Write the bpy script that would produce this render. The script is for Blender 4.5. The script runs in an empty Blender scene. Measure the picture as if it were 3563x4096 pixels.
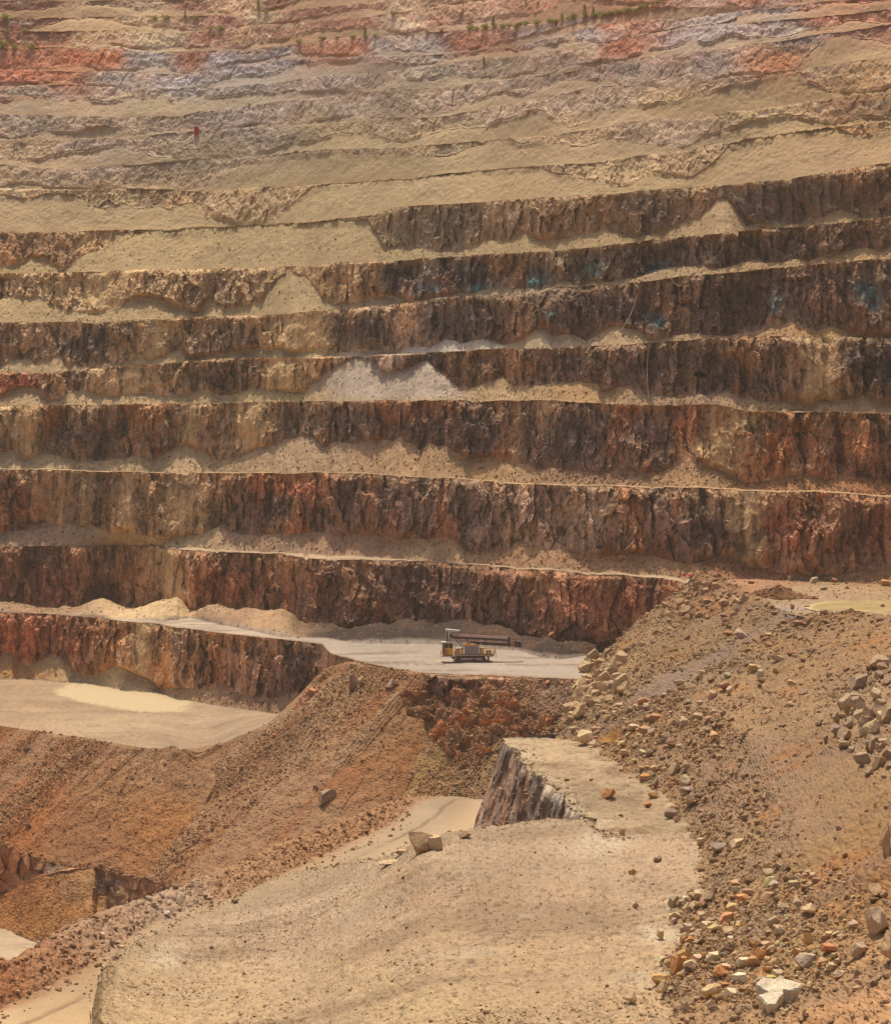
import bpy, bmesh, math, random
import numpy as np
from mathutils import Vector, Matrix

# ------------------------------------------------------------------ camera, light, exposure
FPX, CXP, YH = 11614.0, 1781.5, 1650.0        # focal length, centre column and eye level, in photo pixels
W_PX, H_PX = 3563.0, 4096.0
scene = bpy.context.scene
col = scene.collection
cam_d = bpy.data.cameras.new("camera")
cam = bpy.data.objects.new("camera", cam_d)
col.objects.link(cam)
cam_d.sensor_fit = 'VERTICAL'
cam_d.sensor_height = 24.0
cam_d.lens = 24.0 * FPX / H_PX
cam_d.shift_y = -(H_PX / 2 - YH) / H_PX
cam_d.clip_start = 1.0
cam_d.clip_end = 6000.0
cam.location = (0, 0, 0)
cam.rotation_euler = (math.radians(90), 0, 0)
scene.camera = cam

SUN_EL, SUN_AZ = math.radians(67), math.radians(-14)   # azimuth from +Y, negative towards -X
wd = bpy.data.worlds.new("World")
scene.world = wd
wd.use_nodes = True
nt = wd.node_tree
sky = nt.nodes.new('ShaderNodeTexSky')
sky.sky_type = 'NISHITA'
sky.sun_disc = False
sky.sun_elevation = SUN_EL
sky.sun_rotation = SUN_AZ
sky.air_density = 0.7
sky.dust_density = 6.0
sky.ozone_density = 0.3
nt.links.new(sky.outputs[0], nt.nodes['Background'].inputs[0])
nt.nodes['Background'].inputs[1].default_value = 0.13
sun_d = bpy.data.lights.new("sun", 'SUN')
sun_d.energy = 3.7
sun_d.angle = math.radians(0.5)
sun_d.color = (1.0, 0.905, 0.74)
sun = bpy.data.objects.new("sun", sun_d)
col.objects.link(sun)
sdir = Vector((math.sin(SUN_AZ) * math.cos(SUN_EL), math.cos(SUN_AZ) * math.cos(SUN_EL), math.sin(SUN_EL)))
sun.rotation_euler = sdir.to_track_quat('Z', 'Y').to_euler()
sun.location = (0, 600, 400)
vs = scene.view_settings
vs.view_transform = 'Standard'
vs.look = 'None'
vs.exposure = 0.08
vs.gamma = 1.0
scene.cycles.max_bounces = 4
scene.cycles.diffuse_bounces = 3
scene.cycles.volume_bounces = 0
scene.cycles.use_denoising = True

# ------------------------------------------------------------------ numpy noise
F32 = np.float32


def _h(ix, iy, iz, seed):
    h = (ix.astype(np.uint32) * np.uint32(374761393) + iy.astype(np.uint32) * np.uint32(668265263)
         + iz.astype(np.uint32) * np.uint32(2147483647 - 61) + np.uint32((seed * 1274126177) & 0xffffffff))
    h = (h ^ (h >> np.uint32(13))) * np.uint32(1274126177)
    h = (h ^ (h >> np.uint32(16))) * np.uint32(2246822519)
    h = h ^ (h >> np.uint32(15))
    return (h & np.uint32(0xffffff)).astype(F32) / F32(16777216.0)


def vnoise(x, y, z, seed):
    """value noise, -1..1"""
    xi, yi, zi = np.floor(x), np.floor(y), np.floor(z)
    fx, fy, fz = (x - xi).astype(F32), (y - yi).astype(F32), (z - zi).astype(F32)
    xi, yi, zi = xi.astype(np.int64), yi.astype(np.int64), zi.astype(np.int64)
    u, v, w = fx * fx * (3 - 2 * fx), fy * fy * (3 - 2 * fy), fz * fz * (3 - 2 * fz)

    def c(a, b, d):
        return _h(xi + a, yi + b, zi + d, seed)
    x00 = c(0, 0, 0) * (1 - u) + c(1, 0, 0) * u
    x10 = c(0, 1, 0) * (1 - u) + c(1, 1, 0) * u
    x01 = c(0, 0, 1) * (1 - u) + c(1, 0, 1) * u
    x11 = c(0, 1, 1) * (1 - u) + c(1, 1, 1) * u
    return ((x00 * (1 - v) + x10 * v) * (1 - w) + (x01 * (1 - v) + x11 * v) * w) * 2 - 1


def fbm(p, fx, fy=None, fz=None, octv=4, seed=1, gain=0.5):
    fy = fx if fy is None else fy
    fz = fx if fz is None else fz
    x, y, z = p
    s, a, n = 0, 1.0, 0.0
    for o in range(octv):
        k = 2.03 ** o
        s = s + a * vnoise(x * fx * k + 17.3 * o, y * fy * k - 9.1 * o, z * fz * k + 5.7 * o, seed + o * 7)
        n += a
        a *= gain
    return s / n * 1.6


def ridge(p, fx, fy=None, fz=None, octv=3, seed=1):
    fy = fx if fy is None else fy
    fz = fx if fz is None else fz
    x, y, z = p
    s, a, n = 0, 1.0, 0.0
    for o in range(octv):
        k = 2.1 ** o
        s = s + a * (1 - 2 * np.abs(vnoise(x * fx * k + 3.3 * o, y * fy * k + 1.1 * o, z * fz * k - 2.2 * o, seed + o * 5)))
        n += a
        a *= 0.5
    return s / n


def worley(p, fx, fy, fz, seed):
    """cellular noise in 2 of 3 axes blended: returns (F1, F2-F1, id) over x and the y-z diagonal"""
    x, y, z = p
    a, b = x * fx, z * fz + y * fy
    ai, bi = np.floor(a), np.floor(b)
    f1 = np.full(a.shape, 9.0, F32)
    f2 = np.full(a.shape, 9.0, F32)
    idv = np.zeros(a.shape, F32)
    zero = np.zeros(a.shape, np.int64)
    for da in (-1, 0, 1):
        for db in (-1, 0, 1):
            ca, cb = (ai + da).astype(np.int64), (bi + db).astype(np.int64)
            r1 = _h(ca, cb, zero, seed)
            r2 = _h(ca, cb, zero + 1, seed)
            d = np.sqrt((ca + r1 - a) ** 2 + (cb + r2 - b) ** 2).astype(F32)
            idn = _h(ca, cb, zero + 2, seed)
            m = d < f1
            f2 = np.where(m, f1, np.minimum(f2, d))
            idv = np.where(m, idn, idv)
            f1 = np.where(m, d, f1)
    return f1, f2 - f1, idv


def facets(p, fx, fz, seed, tilt=0.8):
    """fractured rock: each joint block its own height and its own tilted plane; returns (height, id, edge distance)"""
    x, y, z = p
    w = 0.35 * fbm(p, fx * 0.9, fx * 0.9, fz * 0.9, octv=2, seed=seed + 31)
    a, b = x * fx + w, z * fz + 0.6 * w + 0.15 * x * fx
    ai, bi = np.floor(a), np.floor(b)
    f1 = np.full(a.shape, 9.0, F32)
    f2 = np.full(a.shape, 9.0, F32)
    idv = np.zeros(a.shape, F32)
    hgt = np.zeros(a.shape, F32)
    zero = np.zeros(a.shape, np.int64)
    for da in (-1, 0, 1):
        for db in (-1, 0, 1):
            ca, cb = (ai + da).astype(np.int64), (bi + db).astype(np.int64)
            r1, r2 = _h(ca, cb, zero, seed), _h(ca, cb, zero + 1, seed)
            ex, ez = (a - ca - r1).astype(F32), (b - cb - r2).astype(F32)
            d = np.maximum(np.abs(ex), np.abs(ez)) * 0.6 + 0.4 * np.sqrt(ex * ex + ez * ez)
            idn = _h(ca, cb, zero + 2, seed)
            hn = (idn - 0.5) + tilt * ((_h(ca, cb, zero + 3, seed) - 0.5) * ex + (_h(ca, cb, zero + 4, seed) - 0.5) * ez) * 1.6
            m = d < f1
            f2 = np.where(m, f1, np.minimum(f2, d))
            idv = np.where(m, idn, idv)
            hgt = np.where(m, hn, hgt)
            f1 = np.where(m, d, f1)
    return hgt, idv, f2 - f1


def sst(a, b, x):
    t = np.clip((x - a) / (b - a), 0, 1)
    return t * t * (3 - 2 * t)


def lin(c):
    """an 8-bit display colour as a linear triple"""
    c = np.asarray(c, dtype=np.float64) / 255.0
    return np.where(c <= 0.04045, c / 12.92, ((c + 0.055) / 1.055) ** 2.4).astype(F32)


def mixc(a, b, t):
    return a * (1 - t[..., None]) + b * t[..., None]


# ------------------------------------------------------------------ pixels <-> metres
def to3(px, py, d):
    px, py, d = np.asarray(px, float), np.asarray(py, float), np.asarray(d, float)
    return np.stack([(px - CXP) / FPX * d, d, -(py - YH) / FPX * d], -1)


def d_at(py, z):
    return -np.asarray(z, float) * FPX / (np.asarray(py, float) - YH)


def proj(P):
    return CXP + P[..., 0] / P[..., 1] * FPX, YH - P[..., 2] / P[..., 1] * FPX


PV = 1.98828                                   # the overview the outlines were read from is this much smaller


# ------------------------------------------------------------------ materials
def ground_mat(name, vary=0.16, bump=0.5, scale=1.0):
    m = bpy.data.materials.new(name)
    m.use_nodes = True
    n = m.node_tree.nodes
    L = m.node_tree.links
    b = n['Principled BSDF']
    b.inputs['Roughness'].default_value = 0.95
    b.inputs['Specular IOR Level'].default_value = 0.12
    at = n.new('ShaderNodeAttribute')
    at.attribute_name = 'Col'
    tc = n.new('ShaderNodeTexCoord')
    n1 = n.new('ShaderNodeTexNoise')
    n1.inputs['Scale'].default_value = 2.6 * scale
    n1.inputs['Detail'].default_value = 5
    n1.inputs['Roughness'].default_value = 0.7
    L.new(tc.outputs['Object'], n1.inputs['Vector'])
    mr = n.new('ShaderNodeMapRange')
    mr.inputs[1].default_value = 0.3
    mr.inputs[2].default_value = 0.7
    mr.inputs[3].default_value = 1 - vary
    mr.inputs[4].default_value = 1 + vary
    L.new(n1.outputs['Fac'], mr.inputs[0])
    mx = n.new('ShaderNodeMix')
    mx.data_type = 'RGBA'
    mx.blend_type = 'MULTIPLY'
    mx.inputs[0].default_value = 1.0
    L.new(at.outputs['Color'], mx.inputs[6])
    L.new(mr.outputs[0], mx.inputs[7])
    L.new(mx.outputs[2], b.inputs['Base Color'])
    n2 = n.new('ShaderNodeTexNoise')
    n2.inputs['Scale'].default_value = 4.5 * scale
    n2.inputs['Detail'].default_value = 4
    L.new(tc.outputs['Object'], n2.inputs['Vector'])
    bp = n.new('ShaderNodeBump')
    bp.inputs['Strength'].default_value = bump
    bp.inputs['Distance'].default_value = 0.12
    L.new(n2.outputs['Fac'], bp.inputs['Height'])
    L.new(bp.outputs[0], b.inputs['Normal'])
    return m


M_FACE = ground_mat('pit_rock', 0.20, 0.6)
M_SOIL = ground_mat('pit_soil', 0.14, 0.4)
M_STONE = ground_mat('broken_stone', 0.15, 0.4, 2.0)


def rock_mat():
    m = ground_mat('boulder_rock', 0.26, 0.55, 1.2)
    n = m.node_tree.nodes
    at = [x for x in n if x.type == 'ATTRIBUTE'][0]
    oi = n.new('ShaderNodeObjectInfo')
    mx = [x for x in n if x.type == 'MIX'][0]
    m.node_tree.links.new(oi.outputs['Color'], mx.inputs[6])
    n.remove(at)
    return m


M_ROCK = rock_mat()


def mesh_obj(name, V, Fq, C=None, mat=None, nside=4, link=True, smooth=False):
    me = bpy.data.meshes.new(name)
    V = np.ascontiguousarray(V.reshape(-1, 3), dtype=F32)
    Fq = np.ascontiguousarray(Fq.reshape(-1), dtype=np.int32)
    nf = len(Fq) // nside
    me.vertices.add(len(V))
    me.vertices.foreach_set('co', V.ravel())
    me.loops.add(len(Fq))
    me.loops.foreach_set('vertex_index', Fq)
    me.polygons.add(nf)
    me.polygons.foreach_set('loop_start', np.arange(0, len(Fq), nside, dtype=np.int32))
    me.polygons.foreach_set('use_smooth', np.full(nf, smooth, dtype=bool))
    if C is not None:
        ca = me.color_attributes.new('Col', 'FLOAT_COLOR', 'POINT')
        C4 = np.ones((len(V), 4), F32)
        C4[:, :3] = np.clip(C.reshape(-1, 3), 0.004, 0.9)
        ca.data.foreach_set('color', C4.ravel())
    me.update(calc_edges=True)
    if mat:
        me.materials.append(mat)
    if not link:
        return me
    o = bpy.data.objects.new(name, me)
    col.objects.link(o)
    return o


def tag(o, label=None, cat=None, group=None, kind=None):
    if label:
        o['label'] = label
    if cat:
        o['category'] = cat
    if group:
        o['group'] = group
    if kind:
        o['kind'] = kind
    return o


def quads(nv, nu):
    i = np.arange(nv * nu, dtype=np.int32).reshape(nv, nu)
    return np.stack([i[:-1, :-1], i[:-1, 1:], i[1:, 1:], i[1:, :-1]], -1)


REG = []        # (name, P) of every terrain grid, for setting things down on it


def grid_obj(name, P, C, mat, label, cat, kind='structure', smooth=False):
    o = mesh_obj(name, P, quads(*P.shape[:2]), C, mat, smooth=smooth)
    tag(o, label, cat, kind=kind)
    px, py = proj(P)
    REG.append((name, P.reshape(-1, 3), px.ravel(), py.ravel()))
    return o


def ground_at(px, py, names=None, r=5.0):
    """the nearest terrain point seen at a photo pixel"""
    best = None
    for nm, P, X, Y in REG:
        if names and nm not in names:
            continue
        for rr in (r, r * 3):
            k = np.nonzero((np.abs(X - px) < rr) & (np.abs(Y - py) < rr))[0]
            if len(k):
                break
        if len(k) == 0:
            continue
        dd = P[k, 1]
        j = k[np.argmin(dd + 0.02 * (np.abs(X[k] - px) + np.abs(Y[k] - py)))]
        if best is None or P[j, 1] < best[1]:
            best = P[j]
    return best


def XY(*a):
    a = np.array(a, float)
    return a


def row(pts, U, jit=0.0, seed=0):
    a = np.array(pts, float)
    y = np.interp(U, a[:, 0], a[:, 1])
    if jit:
        z = np.zeros_like(U)
        y = y + jit * (fbm((U, z, z), 1 / 130.0, octv=5, seed=seed, gain=0.62))
    return y


def idw(cp, X, Y, ys=2.2, power=3.2):
    """blend of colour samples (x, y, r, g, b) by distance in the wall's own chart"""
    cp = np.array(cp, float)
    out = np.zeros(X.shape + (3,), F32)
    wsum = np.zeros(X.shape, F32)
    for x, y, r, g, b in cp:
        d2 = ((X - x) ** 2 + ((Y - y) * ys) ** 2).astype(F32) + 400.0
        w = d2 ** (-power / 2)
        wsum += w
        out += w[..., None] * lin((r, g, b))
    return out / wsum[..., None]
# ------------------------------------------------------------------ natural slope of loose debris below the rig bench and the left floor
REPOSE = 0.68


def dense(pts, z, step=0.7):
    P = np.array([to3(p[0] * PV, p[1] * PV, d_at(p[1] * PV, z)) for p in pts])
    s = np.r_[0, np.cumsum(np.linalg.norm(np.diff(P, axis=0), axis=1))]
    t = np.arange(0, s[-1], step)
    return np.stack([np.interp(t, s, P[:, i]) for i in range(3)], -1), t


RIM_B, RIM_BT = dense([(676, 1315), (700, 1326), (740, 1336), (790, 1346), (830, 1351), (870, 1354), (910, 1355), (960, 1357), (1010, 1360), (1050, 1362), (1120, 1366), (1230, 1372), (1400, 1380)], -49.3)
RIM_F, RIM_FT = dense([(-700, 1375), (-260, 1425), (-120, 1445), (0, 1460), (100, 1475), (200, 1490), (300, 1506), (352, 1510)], -65.0)


def envelope(x, y):
    """height of debris at its angle of repose below both rims, with the place along the rim and the length fallen"""
    sh = x.shape
    x, y = x.ravel().astype(F32), y.ravel().astype(F32)
    outz = np.full(x.shape, -999.0, F32)
    outs = np.zeros(x.shape, F32)
    outd = np.zeros(x.shape, F32)
    hz = []
    for rim, rt, off in ((RIM_B, RIM_BT, 0.0), (RIM_F, RIM_FT, 500.0)):
        bd = np.full(x.shape, 1e9, F32)
        bi = np.zeros(x.shape, np.int32)
        for j in range(len(rim)):
            d2 = (x - F32(rim[j, 0])) ** 2 + (y - F32(rim[j, 1])) ** 2
            m = d2 < bd
            bd[m] = d2[m]
            bi[m] = j
        bd = np.sqrt(bd)
        z = F32(rim[0, 2]) - F32(REPOSE) * bd
        hz.append(z)
        m = z > outz
        outz = np.where(m, z, outz)
        outs = np.where(m, rt[bi] + off, outs)
        outd = np.where(m, bd, outd)
    k = 1.2                                          # where the two slopes run together the hollow is filled
    soft = k * np.log(np.exp((hz[0] - outz) / k) + np.exp((hz[1] - outz) / k)) + outz
    return soft.reshape(sh), outs.reshape(sh), outd.reshape(sh)


NF = 960
FPXC = np.linspace(-640, 1320, NF)                   # picture columns, overview pixels
TOPY = np.interp(FPXC, [-700, -260, -120, 0, 100, 200, 300, 352, 440, 490, 545, 600, 650, 700, 740, 790, 830, 870, 910, 960, 1010, 1050, 1120, 1230, 1400],
                 [1375, 1425, 1445, 1460, 1475, 1490, 1506, 1510, 1497, 1478, 1452, 1400, 1346, 1330, 1337, 1346.5, 1351.5, 1354.5, 1355.5, 1357.5, 1360.5, 1362.5, 1366.5, 1372.5, 1380.5])
BOTY = np.interp(FPXC, [-640, -400, -160, 0, 60, 110, 150, 183, 205, 275, 340, 420, 500, 580, 650, 730, 800, 870, 960, 1040, 1320],
                 [1640, 1650, 1672, 1697, 1720, 1739, 1740, 1736, 1744, 1764, 1774, 1796, 1804, 1796, 1752, 1690, 1625, 1603, 1604, 1602, 1600])
kk_ = np.ones(15) / 15
TOPY = np.convolve(np.pad(TOPY, 7, 'edge'), kk_, 'valid')
BOTY = np.convolve(np.pad(BOTY, 7, 'edge'), kk_, 'valid')


def march(pxo, pyo, d0, d1, n=420):
    ds = np.linspace(d0, d1, n)[None]
    X = (pxo[:, None] * PV - CXP) / FPX * ds
    Zr = -(pyo[:, None] * PV - YH) / FPX * ds
    E = envelope(X, np.broadcast_to(ds, X.shape))[0]
    s = Zr < E                                       # the ray, coming from the camera, goes under the surface
    i = np.argmax(s, axis=1)
    i = np.clip(i, 1, n - 1)
    r = np.arange(len(pxo))
    a, b = (Zr - E)[r, i - 1], (Zr - E)[r, i]
    t = np.clip(a / (a - b + 1e-9), 0, 1)
    out = ds[0, i - 1] * (1 - t) + ds[0, i] * t
    return np.where(s.any(1) & ~s[:, 0], out, np.nan)


def fill(a):
    k = np.arange(len(a))
    ok = ~np.isnan(a)
    return np.interp(k, k[ok], a[ok])


BOTY = BOTY + 6.0 * fbm((FPXC, FPXC * 0, FPXC * 0), 1 / 24.0, octv=4, seed=31, gain=0.6) * (FPXC < 440)
DTOP = march(FPXC, TOPY + 0.8, 470, 720, 700)
DTOP = np.where(FPXC < 345, d_at(TOPY * PV, -65.0), np.where(FPXC > 735, d_at(TOPY * PV, -49.3), DTOP))
DTOP = fill(DTOP)
DTOP = np.where((FPXC > 300) & (FPXC < 720), np.convolve(np.pad(DTOP, 20, 'edge'), np.ones(41) / 41, 'valid'), DTOP)
DBOT = fill(march(FPXC, BOTY, 450, 720, 700))
ZTOP = -(TOPY * PV - YH) / FPX * DTOP
# ------------------------------------------------------------------ the terraced pit wall
U = np.arange(-520.0, 4110.0, 3.8)
NU = len(U)

CREST = {
    0: [(0, 2905), (200, 2935), (400, 2980), (600, 3005), (700, 3000), (850, 2965), (1000, 2920), (1083, 2887), (1193, 2784), (1292, 2664)],
    1: [(0, 2450), (200, 2455), (400, 2470), (500, 2485), (640, 2495), (700, 2510), (900, 2535), (1100, 2555), (1290, 2575), (1310, 2600), (1330, 2615), (1500, 2660), (1700, 2695), (1790, 2702), (1960, 2700), (2160, 2710), (2400, 2720)],
    2: [(0, 2180), (300, 2183), (480, 2180), (650, 2185), (760, 2200), (900, 2205), (1100, 2212), (1250, 2235), (1400, 2240), (1600, 2243), (1763, 2245), (1960, 2265), (2160, 2280), (2460, 2300), (2660, 2315), (2783, 2330), (2880, 2352), (2982, 2415), (3101, 2448), (3260, 2476), (3563, 2466)],
    3: [(0, 1875), (200, 1878), (400, 1885), (700, 1892), (1000, 1893), (1250, 1893), (1500, 1895), (1780, 1912), (2060, 1935), (2360, 1942), (2660, 1950), (2860, 1955), (3060, 1965), (3360, 1970), (3563, 1985)],
    4: [(0, 1625), (250, 1620), (500, 1615), (750, 1612), (1000, 1607), (1250, 1605), (1500, 1603), (1763, 1600), (2163, 1600), (2363, 1610), (2663, 1622), (2863, 1620), (2963, 1640), (3263, 1648), (3563, 1650)],
    5: [(0, 1490), (180, 1487), (330, 1477), (500, 1462), (760, 1442), (900, 1432), (1180, 1427), (1500, 1422), (1790, 1405), (2060, 1397), (2280, 1387), (2510, 1377), (2760, 1357), (2960, 1347), (3260, 1347), (3563, 1352)],
    6: [(0, 1290), (400, 1288), (780, 1270), (1150, 1255), (1330, 1237), (1640, 1212), (1763, 1190), (2150, 1175), (2230, 1150), (2460, 1135), (2720, 1105), (2960, 1085), (3210, 1062), (3563, 1035)],
    7: [(0, 1095), (400, 1086), (780, 1075), (1130, 1068), (1240, 1070), (1320, 1052), (1580, 1040), (1763, 1028), (2100, 1012), (2250, 1000), (2550, 970), (2900, 930), (3250, 905), (3563, 865)],
    8: [(0, 930), (320, 925), (480, 921), (900, 905), (1300, 880), (1470, 862), (1580, 830), (1763, 815), (2500, 770), (2950, 735), (3100, 720), (3300, 690), (3563, 650)],
    9: [(0, 755), (320, 757), (450, 755), (830, 765), (1100, 745), (1300, 738), (1500, 720), (1760, 700), (1950, 680), (2400, 645), (2750, 600), (3100, 540), (3300, 510), (3563, 480)],
    10: [(0, 660), (300, 675), (450, 660), (750, 645), (1000, 625), (1300, 600), (1550, 590), (1700, 575), (1763, 580), (2200, 545), (2500, 490), (2730, 465), (3100, 430), (3300, 395), (3563, 370)],
    11: [(0, 560), (250, 560), (540, 550), (800, 520), (1100, 500), (1400, 490), (1800, 460), (2100, 400), (2400, 345), (2700, 350), (2900, 310), (3200, 280), (3380, 250), (3563, 225)],
    12: [(0, 452), (370, 465), (730, 465), (850, 435), (1050, 410), (1300, 385), (1550, 360), (1800, 345), (2000, 320), (2260, 290), (2500, 240), (2800, 205), (3100, 165), (3210, 150), (3563, 95)],
    13: [(0, 345), (350, 340), (500, 350), (740, 357), (900, 345), (1100, 330), (1300, 300), (1500, 290), (1763, 255), (2000, 225), (2300, 195), (2500, 150), (2800, 105), (3100, 85), (3563, 40)],
    14: [(0, 280), (350, 285), (730, 297), (850, 275), (1060, 245), (1480, 225), (1800, 215), (2050, 190), (2400, 100), (2700, 75), (3200, 20), (3563, -20)],
    15: [(0, 195), (480, 187), (530, 200), (740, 205), (950, 200), (1200, 170), (1400, 150), (1763, 128), (2150, 95), (2500, 40), (2700, 0), (3563, -120)],
    16: [(0, 125), (240, 128), (450, 122), (750, 130), (1060, 100), (1450, 70), (1800, 20), (2400, -60), (3563, -200)],
    17: [(0, 72), (300, 70), (500, 65), (900, 62), (1300, 30), (1800, -30), (3563, -280)],
    18: [(0, 5), (500, 5), (1000, -10), (1800, -90), (3563, -360)],
    19: [(0, -90), (1000, -110), (1800, -190), (3563, -470)],
    20: [(0, -200), (1000, -220), (1800, -300), (3563, -600)],
}
TAL = {
    0: [(0, 2625), (50, 2615), (70, 2660), (120, 2660), (200, 2625), (240, 2620), (300, 2690), (350, 2700), (420, 2690), (470, 2665), (540, 2700), (600, 2720), (650, 2760), (720, 2740), (850, 2755), (950, 2770), (1050, 2790), (1150, 2790)],
    1: [(0, 2430), (100, 2425), (200, 2440), (300, 2435), (500, 2435), (620, 2430), (700, 2410), (730, 2415), (750, 2440), (850, 2455), (930, 2455), (1000, 2445), (1050, 2450), (1130, 2460), (1200, 2485), (1300, 2490), (1400, 2520), (1500, 2525), (1600, 2520), (1700, 2525), (1780, 2515), (1893, 2510), (1993, 2500), (2043, 2520), (2083, 2555), (2163, 2565), (2233, 2590), (2313, 2580), (2500, 2540)],
    2: [(0, 2120), (100, 2115), (200, 2105), (310, 2100), (400, 2120), (450, 2140), (550, 2140), (650, 2150), (780, 2150), (870, 2125), (950, 2140), (1030, 2155), (1100, 2140), (1200, 2135), (1280, 2125), (1350, 2145), (1450, 2135), (1600, 2165), (1700, 2160), (1790, 2150), (1830, 2170), (1863, 2200), (1913, 2195), (2013, 2200), (2103, 2180), (2163, 2190), (2243, 2195), (2363, 2235), (2463, 2225), (2603, 2210), (2663, 2235), (2763, 2250), (2843, 2240), (2913, 2228), (2983, 2265), (3063, 2275), (3163, 2290), (3243, 2300), (3363, 2300), (3443, 2285), (3563, 2265)],
    3: [(0, 1820), (60, 1795), (100, 1830), (160, 1812), (240, 1820), (320, 1845), (420, 1850), (480, 1830), (560, 1822), (620, 1840), (700, 1790), (750, 1780), (830, 1820), (870, 1835), (950, 1830), (1030, 1795), (1080, 1800), (1120, 1770), (1200, 1748), (1260, 1755), (1290, 1790), (1340, 1770), (1420, 1790), (1500, 1780), (1600, 1755), (1650, 1770), (1680, 1800), (1720, 1770), (1790, 1790), (1823, 1820), (1883, 1845), (1963, 1840), (2023, 1850), (2103, 1870), (2203, 1885), (2323, 1890), (2403, 1900), (2483, 1880), (2583, 1895), (2643, 1890), (2713, 1860), (2773, 1855), (2803, 1880), (2893, 1890), (2963, 1925), (3063, 1920), (3163, 1895), (3223, 1905), (3293, 1930), (3363, 1900), (3443, 1905), (3563, 1940)],
    4: [(0, 1590), (100, 1550), (150, 1570), (190, 1600), (260, 1580), (330, 1555), (450, 1580), (560, 1575), (700, 1585), (780, 1575), (830, 1555), (880, 1575), (1000, 1560), (1060, 1575), (1140, 1568), (1200, 1580), (1230, 1560), (1300, 1500), (1390, 1432), (1470, 1440), (1560, 1484), (1640, 1470), (1710, 1442), (1770, 1490), (1850, 1562), (1913, 1545), (2003, 1520), (2053, 1555), (2183, 1540), (2283, 1535), (2383, 1530), (2413, 1570), (2523, 1545), (2593, 1575), (2713, 1590), (2823, 1590), (2893, 1580), (2963, 1600), (3063, 1615), (3213, 1625), (3323, 1605), (3463, 1590), (3513, 1610), (3563, 1620)],
    5: [(0, 1460), (80, 1440), (150, 1465), (245, 1430), (260, 1462), (330, 1468), (440, 1455), (540, 1440), (600, 1445), (740, 1405), (770, 1438), (880, 1420), (1000, 1405), (1130, 1390), (1150, 1410), (1220, 1405), (1280, 1385), (1350, 1410), (1500, 1405), (1560, 1410), (1650, 1380), (1720, 1395), (1783, 1365), (1843, 1375), (1953, 1350), (2013, 1385), (2063, 1375), (2163, 1312), (2213, 1345), (2283, 1330), (2343, 1360), (2443, 1310), (2543, 1320), (2593, 1355), (2663, 1350), (2763, 1330), (2913, 1340), (3013, 1325), (3083, 1295), (3133, 1290), (3203, 1315), (3263, 1330), (3323, 1312), (3403, 1345), (3563, 1348)],
    6: [(0, 1200), (100, 1190), (160, 1195), (210, 1240), (260, 1258), (400, 1250), (480, 1220), (560, 1180), (660, 1200), (780, 1240), (850, 1210), (900, 1240), (1000, 1215), (1050, 1190), (1100, 1120), (1160, 1075), (1230, 1110), (1290, 1190), (1350, 1232), (1480, 1195), (1560, 1190), (1640, 1205), (1763, 1180), (1963, 1165), (2100, 1160), (2170, 1170), (2210, 1145), (2260, 1125), (2330, 1150), (2450, 1130), (2650, 1095), (2800, 1070), (2880, 1075), (3000, 1060), (3180, 1045), (3230, 1055), (3330, 1020), (3450, 990), (3563, 990)],
    7: [(0, 1078), (60, 1065), (140, 1036), (200, 1060), (250, 1078), (330, 1030), (420, 1000), (480, 930), (900, 912), (1300, 888), (1470, 880), (1540, 990), (1640, 1000), (1760, 1012), (1840, 1010), (1950, 960), (2030, 970), (2100, 940), (2180, 965), (2300, 935), (2420, 920), (2520, 960), (2650, 940), (2740, 890), (2800, 870), (2860, 800), (2893, 785), (2930, 830), (2985, 910), (3080, 910), (3240, 890), (3360, 840), (3440, 870), (3563, 860)],
    8: [(0, 765), (300, 770), (350, 815), (420, 845), (540, 862), (640, 852), (680, 885), (770, 838), (820, 865), (900, 840), (1000, 865), (1120, 830), (1200, 800), (1290, 750), (1500, 735), (1760, 712), (1950, 705), (2150, 695), (2350, 660), (2600, 690), (2900, 640), (3100, 560), (3300, 530), (3563, 500)],
    9: [(0, 700), (300, 735), (750, 745), (900, 735), (1000, 720), (1300, 690), (1500, 650), (1763, 630), (2000, 600), (2350, 590), (2800, 540), (3300, 470), (3563, 430)],
    10: [(0, 640), (300, 650), (480, 610), (750, 640), (1000, 610), (1300, 570), (1600, 540), (2000, 480), (2400, 460), (2700, 410), (2780, 370), (3100, 350), (3563, 330)],
    11: [(0, 540), (400, 545), (700, 510), (1000, 490), (1300, 480), (1600, 450), (1900, 420), (2200, 370), (2400, 335), (2700, 335), (3000, 300), (3400, 200), (3563, 200)],
    12: [(0, 420), (250, 430), (450, 440), (700, 440), (900, 400), (1200, 375), (1500, 350), (1800, 330), (2200, 270), (2500, 225), (2750, 195), (3100, 160), (3200, 140), (3563, 90)],
    13: [(0, 335), (500, 345), (740, 350), (900, 320), (1200, 290), (1700, 250), (2000, 215), (2400, 185), (2800, 100), (3200, 70), (3563, 20)],
    14: [(0, 275), (350, 280), (740, 290), (900, 260), (1200, 235), (1763, 210), (2050, 180), (2400, 95), (2700, 50), (3563, -60)],
    15: [(0, 185), (500, 180), (950, 190), (1400, 140), (1763, 120), (2500, 30), (3563, -130)],
    16: [(0, 110), (500, 110), (1060, 90), (1800, 5), (3563, -220)],
    17: [(0, 60), (900, 45), (1800, -45), (3563, -300)],
    18: [(0, -20), (1000, -40), (1800, -120), (3563, -390)],
    19: [(0, -115), (1000, -140), (1800, -220), (3563, -500)],
}
NB = 20
ANG = {0: 76, 1: 75, 2: 75, 3: 75, 4: 74, 5: 74, 6: 73, 7: 71}
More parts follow.
